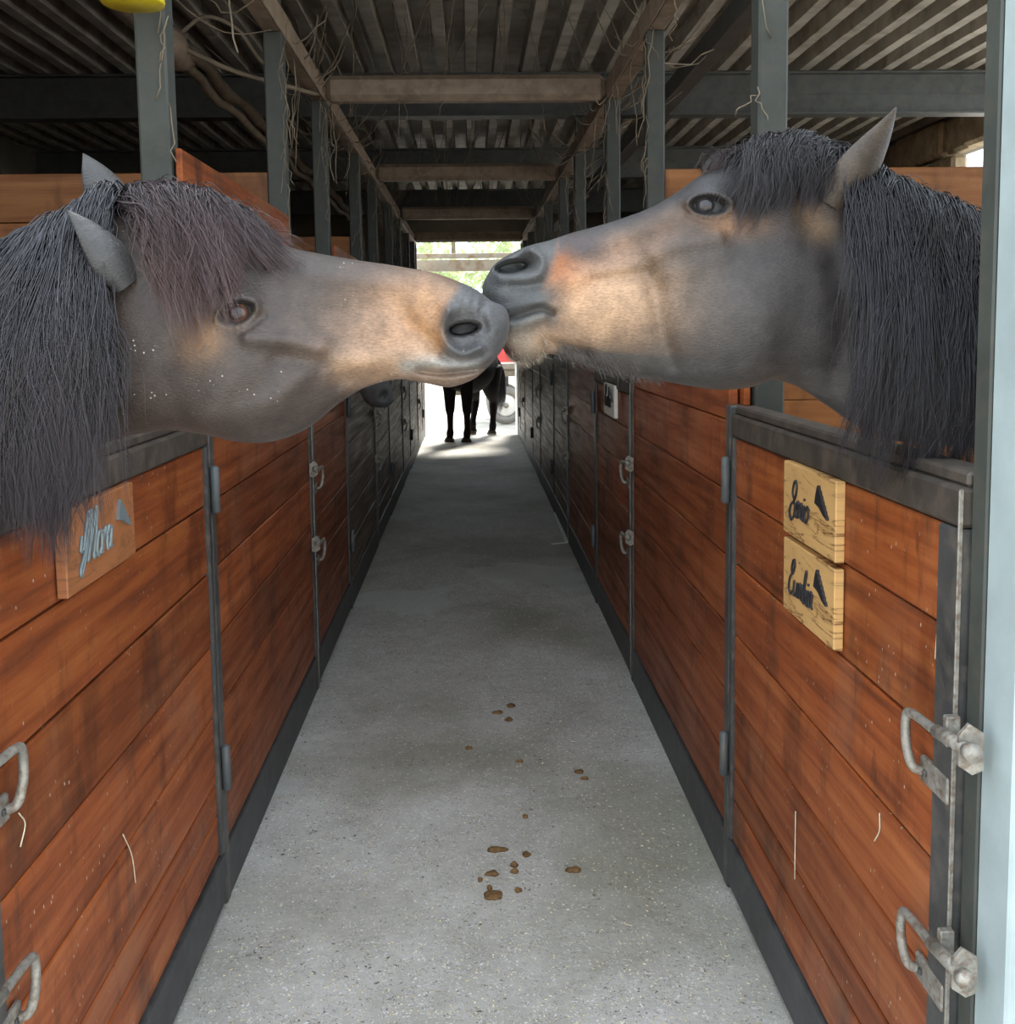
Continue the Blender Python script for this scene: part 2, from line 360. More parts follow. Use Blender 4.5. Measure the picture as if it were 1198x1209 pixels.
def bolt(door, s, yk, z):
    """sliding bolt: rod bent down into a handle, sleeve, plate with screw, keeper on the stile side"""
    X = lambda d: s*(FX0-d)
    r = thing('slide_bolt', (X(0), yk, z)); r.parent = door; r.location = Vector((X(0), yk, z))-parent_loc(door)
    x = X(0.028)
    rod = smooth_path([(x, yk-.075, z+.012), (x, yk+.02, z), (x, yk+.115, z-.005), (x, yk+.135, z-.02), (x, yk+.133, z-.06), (X(.020), yk+.128, z-.095), (X(.004), yk+.126, z-.105)], 28)
    tube('rod', rod, 0.0075, M_GALV, r, 10)
    tube('sleeve', [(x, yk-.055, z+.011), (x, yk+.03, z)], 0.0105, M_GALV, r, 12)
    tube('rod_end', [(x, yk-.082, z+.013), (x, yk-.068, z+.011)], 0.0135, M_GALV, r, 12)
    bx('mounting_plate', (X(0.003), yk+.045, z-.125), (X(-.0075), yk+.140, z-.082), M_GALV, r, 0.003)
    bx('screw', (X(0.007), yk+.112, z-.109), (X(0.002), yk+.122, z-.099), M_STEEL, r, 0.003)
    bx('sleeve_bracket', (X(0.022), yk+.012, z-.018), (X(0.0), yk+.026, z+.028), M_GALV, r, 0.002)
    prism('keeper', [(X(.036), yk-.048, z+.028), (X(.022), yk-.048, z+.044), (X(.0), yk-.048, z+.030), (X(.0), yk-.048, z-.024), (X(.016), yk-.048, z-.030), (X(.036), yk-.048, z-.016)], (0, -.006, 0), M_GALV, r)
    return r
def hinge(parent, s, y, z):
    c = Vector((s*(FX0-.012), y, z))
    h = tube('hinge', [c+Vector((0,0,-.065)), c+Vector((0,0,-.06)), c+Vector((0,0,.06)), c+Vector((0,0,.065))], [.006, .0125, .0125, .006], M_GALV if False else M_BEAM, parent, 12)
    return h
def plank_row(parent, s, x0, x1, ya, yb, zs, mat, gap=0.0025):
    for a, b in zip(zs[:-1], zs[1:]):
        j = random.uniform(-.0015, .0015)
        bx('plank', (s*(x0+j), ya, a+gap), (s*(x1+j), yb, b-gap), mat, parent, 0.003)
doors, panels = {}, {}
for s in (-1, 1):
    for i, (ya, yb) in enumerate(DOORS):
        if i == 0 and s < 0: ya = 1.395
        if i == 0: lab = 'varnished plank stall door carrying one worn name plate' if s < 0 else 'varnished plank stall door carrying two olive wood name plates'
        elif i == 1 and s > 0: lab = 'dark plank stall door carrying a small white plate'
        elif i == 1: lab = 'dark plank stall door a black muzzle hangs over'
        else: lab = f'weathered plank stall door, {ORD[i]} along the {rowname(s)}'
        d = thing('stall_door', (s*.73, (ya+yb)/2, 0.0), lab, 'door', 'stall doors along the aisle'); doors[s, i] = d
        mt = M_PLANK if i < 2 else M_GREYPLANK
        plank_row(d, s, PLX, .742, ya+.07, yb-.035, PZ, mt)
        bx('top_rail', (s*FX0, ya, 1.302), (s*(FX1), yb-.005, 1.362), M_RAIL, d, 0.006)
        bx('rail_ledge', (s*(FX0+.012), ya+.002, 1.362), (s*(FX1+.03), yb-.007, 1.385), M_RAIL, d, 0.005)
        bx('bottom_rail', (s*FX0, ya, 0.02), (s*FX1, yb-.005, 0.158), M_SKIRT, d)
        bx('stile', (s*FX0, ya, 0.16), (s*FX1, ya+.068, 1.30), M_STEEL, d)
        bx('stile', (s*FX0, yb-.033, 0.16), (s*FX1, yb-.005, 1.30), M_STEEL, d)
        bx('weld_bead', (s*(FX0-.003), ya-.004, 0.02), (s*(FX0+.004), ya+.0, 1.36), M_GALV, d, .001)
        for z in (1.0, 0.67): bolt(d, s, ya-.035, z)
        for z in (1.18, 0.40): hinge(d, s, yb+.0, z)
    for i, (ya, yb) in enumerate(PANELS):
        last = i == 4
        if i == 0: lab = 'tall varnished plank panel between the ' + ('worn-plate' if s < 0 else 'two-plate') + ' stall door and the next door'
        else: lab = f'{"narrow " if last else ""}plank stall panel, {ORD[i]} along the {rowname(s)}'
        p = thing('stall_panel', (s*.73, (ya+yb)/2, 0.0), lab, 'panel', 'fixed stall panels along the aisle'); panels[s, i] = p
        mt = M_PLANK if i < 1 or (i == 1 and s > 0) else M_GREYPLANK
        zs = [0.16, 0.37, 0.56, 0.755, 0.954, 1.14, 1.34, 1.56]
        plank_row(p, s, PLX, .742, ya+.05, yb-.045, zs, mt)
        zu = [1.38, 1.56, 1.75, 1.93, 2.09]
        plank_row(p, s, .750, .768, ya+.01, yb-.15 if not last else yb, zu, M_PLANK if i < 3 else mt)
        bx('skirt', (s*(FX0+.002), ya+.048, 0.0), (s*FX1, yb-.044, 0.158), M_SKIRT, p)
        bx('jamb', (s*FX0, ya+.002, 0), (s*FX1, ya+.048, 1.40 if i else 1.385), M_STEEL, p)
        if not last: bx('jamb', (s*FX0, yb-.043, 0), (s*FX1, yb-.004, 1.40), M_STEEL, p)
# posts, from the front gate post inwards
PY_ = [1.36, 2.78, 4.5, 5.8, 7.5, 8.8, 10.5, 11.8, 13.5, 14.8]
for s in (-1, 1):
    for i, y in enumerate(PY_):
        top = 2.872
        if i == 0:
            o = thing('steel_post', (s*.77, 1.41, 0), f'pale blue-grey steel gate post at the latch side of the {"two" if s > 0 else "one"}-plate door', 'post', 'steel posts along the aisle')
            dy = 0 if s > 0 else -.045
            bx('post_shaft', (s*.724, 1.30+dy, 0), (s*.80, 1.386+dy, top), M_BLUEPOST, o, 0.004)
            bx('jamb', (s*.722, 1.388+dy, 0), (s*.79, 1.430+dy, top), M_POST, o, 0.003); continue
        nm = ['', 'at the hinge side of the', 'second inwards from the', 'third inwards from the', 'fourth inwards from the', 'fifth inwards from the', 'sixth inwards from the', 'seventh inwards from the', 'eighth inwards from the', 'ninth inwards from the'][i]
        bx('steel_post', (s*.775, y-.04, 0), (s*.855, y+.04, top), M_POST, None, 0.006,
           label=f'square grey steel post {nm} {"two" if s > 0 else "one"}-plate stall door', category='post', group='steel posts along the aisle')
# partitions between stalls
for s in (-1, 1):
    for i, y in enumerate((4.5, 7.5, 10.5, 13.5)):
        o = thing('stall_partition', (s*2.5, y, 0), f'orange plank partition, {ORD[i]} between stalls behind the {rowname(s)}', 'partition', 'partitions between stalls')
        zs = [0, .22, .43, .64, .85, 1.06, 1.27, 1.48, 1.69, 1.89, 2.083, 2.29]
        for j, (a, b) in enumerate(zip(zs[:-1], zs[1:])):
            bx('plank', (s*.858, y-.02, a+.002), (s*(XW-.06), y+.02, b-(.010 if (j == 9 and s > 0) else .002)), M_PARTWOOD, o, 0.003)
# roof steel
for s in (-1, 1):
    o = thing('eaves_rail', (s*.81, 8.4, 2.88), f'long dusty steel rail over the posts of the {rowname(s)}', 'rail', 'steel rails over the posts')
    bx('rail_web', (s*.775, 1.40, 2.872), (s*.785, YEND-.15, 2.972), M_TUBE, o, 0.002)
    bx('rail_flange', (s*.787, 1.40, 2.872), (s*.855, YEND-.15, 2.882), M_TUBE, o, 0.002)
    bx('rail_top', (s*.787, 1.40, 2.962), (s*.855, YEND-.15, 2.972), M_BEAM, o, 0.002)
for i, y in enumerate((2.8, 5.8, 8.8, 11.8, 14.8)):
    bx('cross_tube', (-.772, y-.06, 2.865), (.772, y+.06, 3.005), M_TUBE, None, 0.03,
       label=f'dusty brown cross tube over the aisle, {ORD[i]} of the row counted from the name-plate doors', category='tube', group='cross tubes over the aisle')
def ibeam():
    L = XW-.01
    return multi([boxarr((-L, -.008, -.148), (L, .008, .128)), boxarr((-L, -.07, -.16), (L, .07, -.148)), boxarr((-L, -.07, .128), (L, .07, .14)), boxarr((-L, -.012, -.012), (L, -.008, -.004))])
V, Fc = ibeam(); im = from_np('beam', V, Fc); im.materials.append(M_BEAM)
for i, y in enumerate((4.5, 7.5, 10.5, 13.5)):
    o = link('roof_beam', im, None, None, (0, y, ZR-.145))
    tag(o, f'slate grey steel roof beam crossing the stable, {ORD[i]} from the name-plate doors', 'beam', 'roof beams')
# purlin posts from rails up to beams
for s in (-1, 1):
    for i, y in enumerate((4.5, 7.5, 10.5, 13.5)):
        bx('stub_post', (s*.785, y-.03, 2.985), (s*.845, y+.03, ZR-.306), M_POST, None, 0.004,
           label=f'short steel stub under the {ORD[i]} roof beam above the {rowname(s)}', category='post', group='stub posts under roof beams')
# dusty conduit on the left with a junction cone and loop wire; dark rail on the right
o = thing('conduit', (-1.34, 6.0, 2.93), 'dusty pipe with a crumbling joint hung under the roof', 'pipe')
pts = [(-1.34+.012*math.sin(y*5), y, 2.96+.012*math.cos(y*7)) for y in np.linspace(2.9, 12, 40)]
tube('pipe', pts, [0.035+.008*math.sin(i*2.1) for i in range(40)], M_WEB, o, 8)
tube('pipe', [(x-.05, y, z-.045) for x, y, z in pts], 0.026, M_WEB, o, 8)
tube('joint', [(-1.36, 4.72, 2.93), (-1.36, 4.85, 2.93), (-1.37, 5.0, 2.91), (-1.37, 5.2, 2.93)], [.045, .085, .07, .04], M_TUBE, o, 9)
tube('wire', smooth_path([(-1.33, 4.9, 2.97), (-1.2, 4.9, 3.06), (-1.05, 4.9, 3.0), (-.95, 4.9, 2.86), (-.87, 4.9, 2.83)], 24), .010, M_WEB, o, 6)
tube('wire', smooth_path([(-1.33, 4.9, 2.93), (-1.1, 5.0, 2.84), (-.9, 5.2, 2.82), (-.8, 5.6, 2.87), (-.77, 5.72, 2.93)], 24), .012, M_WEB, o, 6)
bx('side_rail', (1.23, 1.45, 2.99), (1.33, 14.8, 3.10), M_BEAM, None, 0.004, label='dark steel rail under the roof ribs beside the bright open wall', category='rail')

# ------------------------------------------------------------------ name plates
GL = {
 'M': ([(-.45,1.1),(-.5,.6),(-.25,.55),(-.1,1.2),(.05,1.75),(.2,1.9),(.25,1.2),(0,.2),(-.3,-.4),(-.4,-.1),(-.1,.4),(.35,1.6),(.5,1.9),(.5,1.0),(.3,.0),(.5,.5),(.85,1.7),(1.0,1.95),(1.05,1.1),(.9,.1),(1.15,.05)], 1.2),
 'G': ([(.85,1.35),(.55,1.05),(.2,1.35),(.3,1.95),(.65,2.1),(.85,1.6),(.6,.95),(.1,.6),(0,.0),(.4,-.3),(.8,.1),(.75,.7),(.4,.75)], .95),
 'C': ([(.75,1.5),(.5,1.2),(.3,1.5),(.4,2.0),(.7,2.1),(.8,1.7),(.5,1.3),(.15,.9),(.1,.3),(.45,-.05),(.9,.25)], .95),
 'e': ([(0,.4),(.45,.6),(.42,.95),(.2,.9),(.08,.4),(.28,.0),(.6,.2)], .58),
 'n': ([(0,.0),(.08,.9),(.08,.45),(.3,.95),(.48,.75),(.46,.1),(.65,.1)], .65),
 'i': ([(0,.3),(.14,.9),(.13,.2),(.25,.0),(.4,.2)], .4),
 'o': ([(.3,.95),(.05,.7),(.05,.2),(.3,0),(.55,.3),(.5,.8),(.3,.95),(.65,.8)], .62),
 'u': ([(0,.9),(.05,.2),(.25,0),(.5,.3),(.55,.9),(.53,.2),(.72,.05)], .7),
 'm': ([(0,0),(.08,.9),(.08,.45),(.28,.95),(.42,.7),(.4,.05),(.46,.5),(.66,.95),(.8,.7),(.78,.1),(.95,.08)], .95),
 'b': ([(0,.3),(.28,1.6),(.2,1.95),(.08,1.5),(.08,.2),(.3,0),(.5,.4),(.3,.8),(.6,.7)], .6),
 'a': ([(.5,.8),(.2,.95),(.03,.5),(.15,.05),(.4,.2),(.5,.9),(.5,.2),(.7,.05)], .68),
 'r': ([(0,0),(.07,.9),(.1,.5),(.3,.95),(.45,.8),(.5,.6)], .5),
}
def lettering(parent, word, s, y0, z0, xh, rad, mat, xsurf, slant=0.25, squeeze=1.0):
    parts, cx = [], 0.0
    for ch in word:
        pts, adv = GL[ch]
        p = smooth_path(pts, 10*len(pts)//2)
        u = (p[:,0]+p[:,1]*slant+cx)*xh*squeeze; v = p[:,1]*xh
        W = np.stack([np.full(len(u), s*(xsurf-rad*.7)), y0-s*u, z0+v], -1)
        parts.append(tube_arrays(W, rad, 6))
        if ch == 'i':
            q = np.array([(s*(xsurf-rad*.7), y0-s*(cx+.14+1.25*slant)*xh, z0+1.2*xh), (s*(xsurf-rad*.7), y0-s*(cx+.14+1.3*slant)*xh, z0+1.32*xh)]); parts.append(tube_arrays(q, rad, 6))
        cx += adv
    V, Fc = multi(parts); c = V.mean(0)
    return link('lettering', from_np('lettering', V-c, Fc, True), mat, parent, c)
def emblem(parent, s, yc, zc, h, wd, mat, xsurf):
    # quarter-fan crest with a toothed slanting edge
    pts = [(-.25*wd, .5*h)]; n = 7
    for i in range(n):
        t = (i+.5)/n; pts.append((-.25*wd+.95*wd*t, .5*h-h*t+(.05*h))); pts.append((-.25*wd+.95*wd*(t+.05), .5*h-h*(t+.06)))
    pts += [(.3*wd, -.38*h), (-.05*wd, -.2*h), (-.5*wd, -.12*h), (-.4*wd, .2*h)]
    prism('emblem', [(s*xsurf, yc-s*a, zc+b) for a, b in pts], (-s*.006, 0, 0), mat, parent)
def plate(s, ya, yb, za, zb, mat, word, lmat, label, xh, first, th=.02, em=True, sq=1.0, trim=True):
    xs = PLX-th
    t = thing('name_plate', (s*PLX, (ya+yb)/2, za), label, 'name plate', 'wooden name plates on stall doors')
    bx('board', (s*xs, ya, za), (s*(PLX-.0005), yb, zb), mat, t, 0.002)
    y0 = yb-first if s > 0 else ya+first
    lettering(t, word, s, y0, za+(zb-za)*.30, xh, xh*.075, lmat, xs, squeeze=sq)
    if em: emblem(t, s, (ya+.075) if s > 0 else (yb-.075), zb-.052, .062, .06, lmat, xs)
    return t
plate(1, 1.905, 2.23, 1.142, 1.302, M_PLATE, 'Genio', M_INK, 'olive wood name plate with black script, upper of two on the door', .037, .05)
plate(1, 1.905, 2.225, 0.968, 1.130, M_PLATE, 'Cumbia', M_INK, 'olive wood name plate with longer black script, lower of two on the door', .037, .04)
plate(-1, 1.735, 2.09, 1.150, 1.300, M_PLATEOLD, 'Mora', M_SILVER, 'worn brown name plate with silver script under the mane', .046, .075)
plate(1, 4.93, 5.30, 1.16, 1.32, M_PLATEWHITE, 'Cumbia', M_INK, 'small white name plate with black marks on a dark door', .05, .05)

# ------------------------------------------------------------------ horses
def seg(uv, pts, sig):
    pts = np.asarray(pts, float); d2 = np.full(len(uv), 1e9)
    if len(pts) > 2: pts = smooth_path(pts, 5*len(pts))
    for a, b in zip(pts[:-1], pts[1:]):
        ab = b-a; t = np.clip(((uv-a)@ab)/(ab@ab), 0, 1); q = uv-(a+t[:,None]*ab); d2 = np.minimum(d2, (q**2).sum(1))
    return np.exp(-d2/(2*sig*sig))
def ell(uv, c, rx, ry, ang=0):
    q = uv-np.asarray(c, float); ca, sa = math.cos(ang), math.sin(ang)
    x = (q[:,0]*ca+q[:,1]*sa)/rx; y = (-q[:,0]*sa+q[:,1]*ca)/ry
    return np.sqrt(x*x+y*y)
def gau(uv, c, rx, ry, ang=0): r = ell(uv, c, rx, ry, ang); return np.exp(-r*r/2)
def sst(x, a, b): t = np.clip((x-a)/(b-a), 0, 1); return t*t*(3-2*t)

class Loft:
    """closed body surface from stations (top point, bottom point, half width, side vector, skew, squareness)"""
    def __init__(self, tops, bots, wid, side, skew, sq, counts, N=192):
        S = np.hstack([np.asarray(tops, float), np.asarray(bots, float), np.asarray(wid, float)[:,None], np.asarray(side, float), np.asarray(skew, float)[:,None], np.asarray(sq, float)[:,None]])
        k = len(S); ts = [np.linspace(a, b, n, endpoint=False) for a, b, n in counts]; ts.append([counts[-1][1]]); self.t = np.concatenate(ts)
        self.S = S; self.N = N; self.D = self.sample(self.t)
        th = np.linspace(0, 2*math.pi, N, endpoint=False); self.th = th
        self.V = self.surf(self.D[:,None,:], th[None,:])
    def sample(self, t):
        S = self.S; k = len(S); t = np.asarray(t, float); i = np.clip(t.astype(int), 0, k-2); f = (t-i)[..., None]
        g = lambda j: S[np.clip(j, 0, k-1)]
        p0, p1, p2, p3 = g(i-1), g(i), g(i+1), g(i+2)
        p0 = np.where((i == 0)[..., None], 2*p1-p2, p0); p3 = np.where((i == k-2)[..., None], 2*p2-p1, p3)
        return 0.5*((2*p1)+(-p0+p2)*f+(2*p0-5*p1+4*p2-p3)*f*f+(-p0+3*p1-3*p2+p3)*f**3)
    def surf(self, D, th, off=0.0):
        top, bot, w, sd, k, e = D[...,0:3], D[...,3:6], D[...,6], D[...,7:10], D[...,10], D[...,11]
        c = (top+bot)/2; a = (top-bot)/2; cs, sn = np.cos(th), np.sin(th)
        la = np.linalg.norm(a, axis=-1)
        lat = (w+off)*np.sign(sn)*np.abs(sn)**e*(1+k*cs)
        sd = sd/(np.linalg.norm(sd, axis=-1)[...,None]+1e-9)
        return c+a*(cs*(1+off/(la+1e-6)))[...,None]+sd*lat[...,None]
    def mesh(self):
        m, N = self.V.shape[:2]; V = self.V.reshape(-1,3); idx = np.arange(m*N).reshape(m, N); r = np.roll(idx, -1, 1)
        Fc = np.stack([idx[:-1], r[:-1], r[1:], idx[1:]], -1).reshape(-1,4).tolist()
        Fc.append(list(idx[0][::-1])); Fc.append(list(idx[-1])); return V, Fc

def ear_arrays(base, tip, open_dir, width, base_w=0.6, spread=1.9, bend=0.0):
    base, tip, od = (np.array(x, float) for x in (base, tip, open_dir)); ax = tip-base; L = np.linalg.norm(ax); ax /= L
    od -= ax*np.dot(od, ax); od /= np.linalg.norm(od); sd = np.cross(ax, od); rows, n = 28, 21
    outer, inner = [], []
    for i in range(rows):
        t = i/(rows-1); r = width*(base_w+(1-base_w)*math.sin(min(t/.42, 1)*math.pi/2))*(max(0.0, 1-max(0,(t-.36)/.64)**1.7))+.0008
        sp = spread*(1.0-.40*t)
        c = base+ax*L*t+od*(bend*L*math.sin(t*math.pi))
        for j in range(n):
            ph = (j/(n-1)*2-1)*sp
            d = -od*math.cos(ph)*0.75+sd*math.sin(ph)
            outer.append(c+d*r); inner.append(c+d*r*(0.86)+od*.002)
    V = np.vstack([outer, inner]); Fc = []; q = rows*n
    for i in range(rows-1):
        for j in range(n-1):
            a = i*n+j; Fc += [(a, a+1, a+n+1, a+n), (q+a, q+a+n, q+a+n+1, q+a+1)]
        a = i*n; b = i*n+n-1; Fc += [(a, a+n, q+a+n, q+a), (b, q+b, q+b+n, b+n)]
    a = (rows-1)*n
    for j in range(n-1): Fc.append((a+j, a+j+1, q+a+j+1, q+a+j))
    return V, Fc
def limb_arrays(pts, n=14, seg_=5):
    p = smooth_path([tuple(x) for x in pts], len(pts)*seg_); V, Fc = tube_arrays(p[:, :3], np.maximum(p[:,3], .004), n); return V, Fc
def hair_arrays(paths, r0, r1, sides=3):
    """paths (S,K,3) -> thin tapering strands"""
    Pn = np.asarray(paths, float); S, K, _ = Pn.shape
    T = np.gradient(Pn, axis=1); T /= np.linalg.norm(T, axis=2)[...,None]+1e-9
    ref = np.array([0.83, 0.31, 0.12]); A = np.cross(T, ref); A /= np.linalg.norm(A, axis=2)[...,None]+1e-9; B = np.cross(T, A)
    tt = np.linspace(0, 1, K); rr = (np.asarray(r0)[:,None] if np.ndim(r0) else r0)*(1-tt**2)[None]+r1
    ang = np.arange(sides)*2*math.pi/sides
    V = Pn[:,:,None]+rr[:,:,None,None]*(np.cos(ang)[:,None]*A[:,:,None]+np.sin(ang)[:,None]*B[:,:,None])
    idx = np.arange(S*K*sides).reshape(S,K,sides); r = np.roll(idx, -1, 2)
    Fc = np.stack([idx[:,:-1], r[:,:-1], r[:,1:], idx[:,1:]], -1).reshape(-1,4)
    return V.reshape(-1,3), Fc
def big_mesh(name, V, Fc, col=None, smooth=True):
    me = bpy.data.meshes.new(name); Fc = np.asarray(Fc); n = len(Fc)
    me.vertices.add(len(V)); me.vertices.foreach_set('co', np.asarray(V, np.float32).ravel())
    me.loops.add(n*4); me.loops.foreach_set('vertex_index', Fc.ravel().astype(np.int32))
    me.polygons.add(n); me.polygons.foreach_set('loop_start', np.arange(0, n*4, 4, dtype=np.int32)); me.polygons.foreach_set('loop_total', np.full(n, 4, np.int32))
    if smooth: me.polygons.foreach_set('use_smooth', [True]*n)
    me.update(calc_edges=True)
    if col is not None:
        a = me.color_attributes.new('Col', 'FLOAT_COLOR', 'POINT'); c = np.ones((len(V), 4), np.float32); c[:, :3] = col; a.data.foreach_set('color', c.ravel())
    return me
def blend(C, f, c): f = np.clip(f, 0, 1)[:,None]; return C*(1-f)+np.asarray(c)*f

def eye_ball(parent, c, r, iris):
    bm = bmesh.new(); bmesh.ops.create_uvsphere(bm, u_segments=32, v_segments=20, radius=r); me = bpy.data.meshes.new('eye'); bm.to_mesh(me); bm.free()
    me.polygons.foreach_set('use_smooth', [True]*len(me.polygons))
    co = np.array([v.co for v in me.vertices]); a = me.color_attributes.new('Col', 'FLOAT_COLOR', 'POINT')
    f = sst(np.abs(co[:,1])/r, .80, .90); C = np.ones((len(co),4), np.float32); C[:,:3] = np.array(iris)*(1-f[:,None])+np.array((.012,.010,.012))*f[:,None]
    g = sst(np.abs(co[:,1])/r, .72, .5); C[:,:3] = C[:,:3]*(1-g[:,None])+np.array((.03,.022,.02))*g[:,None]
    a.data.foreach_set('color', C.ravel()); return link('eye', me, M_EYE, parent, c)

def near_horse(tagd, sgn, st, Yp, pxm, body, feats, colour, mat, ears, eye, legs):
    """st: (top px, bottom px, half width px, skew, squareness); body: world stations (top, bottom, w)"""
    tops = [P(a[0], a[1], yp) for (a, b, wd, k, e, yp) in st]; bots = [P(b[0], b[1], yp) for (a, b, wd, k, e, yp) in st]
    W = [x[2]*pxm for x in st]; K = [x[3] for x in st]; E = [x[4] for x in st]
    for (tp, bt, wd) in body: tops.append(Vector(tp)); bots.append(Vector(bt)); W.append(wd); K.append(-.05); E.append(.9)
    n = len(tops); cen = np.array([(a+b)/2 for a, b in zip(tops, bots)]); tg = np.gradient(cen, axis=0)
    side = np.stack([tg[:,1], -tg[:,0], 0*tg[:,0]], -1); side *= np.where(side[:,1] > 0, -1, 1)[:,None]
    side[:14] = (0,-1,0); side /= np.linalg.norm(side, axis=1)[:,None]
    nh = 16; ns = len(st)
    L = Loft(tops, bots, W, side, K, E, [(0, 6, 170), (6, nh, 250), (nh, ns-1, 70), (ns-1, n-1, 60)])
    m, N = L.V.shape[:2]
    half = N//2; near = np.where(np.arange(N) <= half, np.arange(N), N-np.arange(N)) % N      # twin index on the near side
    twin = L.V[:, near].reshape(-1,3); uv = project(twin)
    sn = np.abs(np.sin(L.th))[None].repeat(m, 0).ravel(); sg = np.sign(np.sin(L.th))[None].repeat(m, 0).ravel(); sg[sg == 0] = 1
    tt = L.t[:,None].repeat(N, 1).ravel()
    sd = L.D[:,7:10]; sd = sd/np.linalg.norm(sd, axis=1)[:,None]; sd = np.repeat(sd, N, 0)
    disp = feats(uv)*pxm*sst(sn, 0.02, 0.4)*(tt < nh+.5)
    V = L.V.reshape(-1,3)+sd*(disp*sg)[:,None]; L.V = V.reshape(m, N, 3)
    V, Fc = L.mesh()
    C = colour(uv, tt, L)
    allV, allF, allC = [V], [f if len(f) == 4 else f for f in Fc], [C]; b = len(V)
    for (vv, ff), c in ears+legs:
        allF += [tuple(i+b for i in f) for f in ff]; b += len(vv); allV.append(vv); allC.append(np.tile(np.array(c), (len(vv),1)))
    V = np.vstack(allV); C = np.vstack(allC)
    rt_ = thing('horse', (body[2][0][0], body[2][0][1], 0), **tagd); c0 = np.array(rt_.location)
    me = from_np('body', V-c0, allF, True, C); bo = link('body', me, mat, rt_, c0)
    # eyes: found on the built surface
    for sgn_e in (1, -1):
        near_uv = project(L.V.reshape(-1,3)); d = ((near_uv-np.array(eye[0]))**2).sum(1)+1e6*(sg < 0)
        i = int(np.argmin(d)); vi = (i//N, i % N); j = vi[1] if sgn_e > 0 else (N-vi[1]) % N
        p = L.V[vi[0], j]; nrm = sd[i]*sgn_e
        eye_ball(rt_, p-nrm*eye[1]*eye[3], eye[1], eye[2])
    return rt_, L

PXL, PXR = 1.62/F, 1.74/F
YL, YR = 1.62, 1.74
STL = [((600,372),(601,388),12,0,1), ((595,362),(597,405),24,0,.9), ((580,355),(586,422),32,0,.85), ((562,342),(572,437),37,.05,.8), ((540,332),(556,449),40,.1,.8), ((515,323),(530,457),40,.1,.8),
       ((485,317),(500,452),37,.05,.85), ((455,312),(468,448),38,.08,.85), ((420,307),(430,458),43,.08,.85), ((385,301),(398,478),50,.06,.85), ((350,294),(362,506),58,.02,.85), ((318,284),(322,521),66,0,.85),
       ((285,268),(282,521),71,0,.85), ((250,252),(245,513),71,0,.9), ((210,244),(205,508),66,0,.95), ((170,244),(165,512),60,0,1), ((125,254),(112,526),57,.0,1), ((80,282),(55,536),62,-.1,1), ((30,306),(-10,538),72,-.15,1)]
STL = [x+(YL,) for x in STL]
BODYL = [((-.92,1.68,1.64),(-1.00,1.68,1.33),.13), ((-1.15,1.76,1.56),(-1.3,1.78,.95),.20), ((-1.50,1.95,1.52),(-1.5,1.95,.78),.26), ((-1.85,2.13,1.50),(-1.85,2.13,.70),.29), ((-2.3,2.36,1.43),(-2.3,2.36,.70),.31),
         ((-2.7,2.56,1.46),(-2.7,2.56,.82),.29), ((-2.95,2.69,1.38),(-2.93,2.68,.95),.22), ((-3.06,2.75,1.25),(-3.03,2.73,1.05),.08)]
def feats_L(uv):
    d = 9*gau(uv,(262,445),62,48)+5*gau(uv,(250,490),60,25)
    d += 8*seg(uv,[(296,398),(340,402),(378,411)],8)-5*seg(uv,[(330,424),(378,428)],9)
    d += 7*seg(uv,[(255,352),(275,346),(300,352)],8)-4*gau(uv,(250,335),18,14)-4*gau(uv,(405,395),28,22)
    d += 5*seg(uv,[(400,425),(450,428),(500,418)],10)-5*seg(uv,[(400,452),(440,446)],8)
    d += 4*seg(uv,[(330,318),(400,326),(470,335)],9)-4*gau(uv,(430,365),45,14)
    d += -4*seg(uv,[(478,372),(505,400),(525,414)],9)
    r = ell(uv,(281,370),22,13,-.42); d += -6*(1-sst(r,.70,1.0)); d += 4.5*np.exp(-((r-1.20)/.14)**2)*(.55+.45*(uv[:,1] < 371)); d += -3*seg(uv,[(258,388),(285,392),(312,372)],3.0)
    d += 11*seg(uv,[(530,368),(522,388),(528,407),(545,417),(565,412)],5)-5*seg(uv,[(574,356),(569,371),(573,388)],4)+9*seg(uv,[(532,364),(550,358),(570,366)],10)+5*gau(uv,(572,395),12,18)
    r = ell(uv,(547,388),21,8.5,-.14); d += -34*(1-sst(r,.75,1.1)); d += -5*gau(uv,(545,396),22,14)
    d += -4*seg(uv,[(524,421),(545,428),(566,420)],4)+0.7*np.sin(uv[:,0]*.55+uv[:,1]*.12)*gau(uv,(552,352),18,12)
    d += 6*gau(uv,(585,385),12,26)
    d += -8*seg(uv,[(578,432),(566,436),(545,439),(520,441),(494,438)],2.6)+4*seg(uv,[(575,424),(545,429),(500,428)],6)+4*seg(uv,[(560,444),(530,449)],6)
    d += 1.5*np.sin(uv[:,0]*.09+uv[:,1]*.06)*gau(uv,(300,470),90,40)-5*gau(uv,(205,400),22,60)+3*seg(uv,[(240,500),(330,470),(370,430)],10)
    return d*1.3
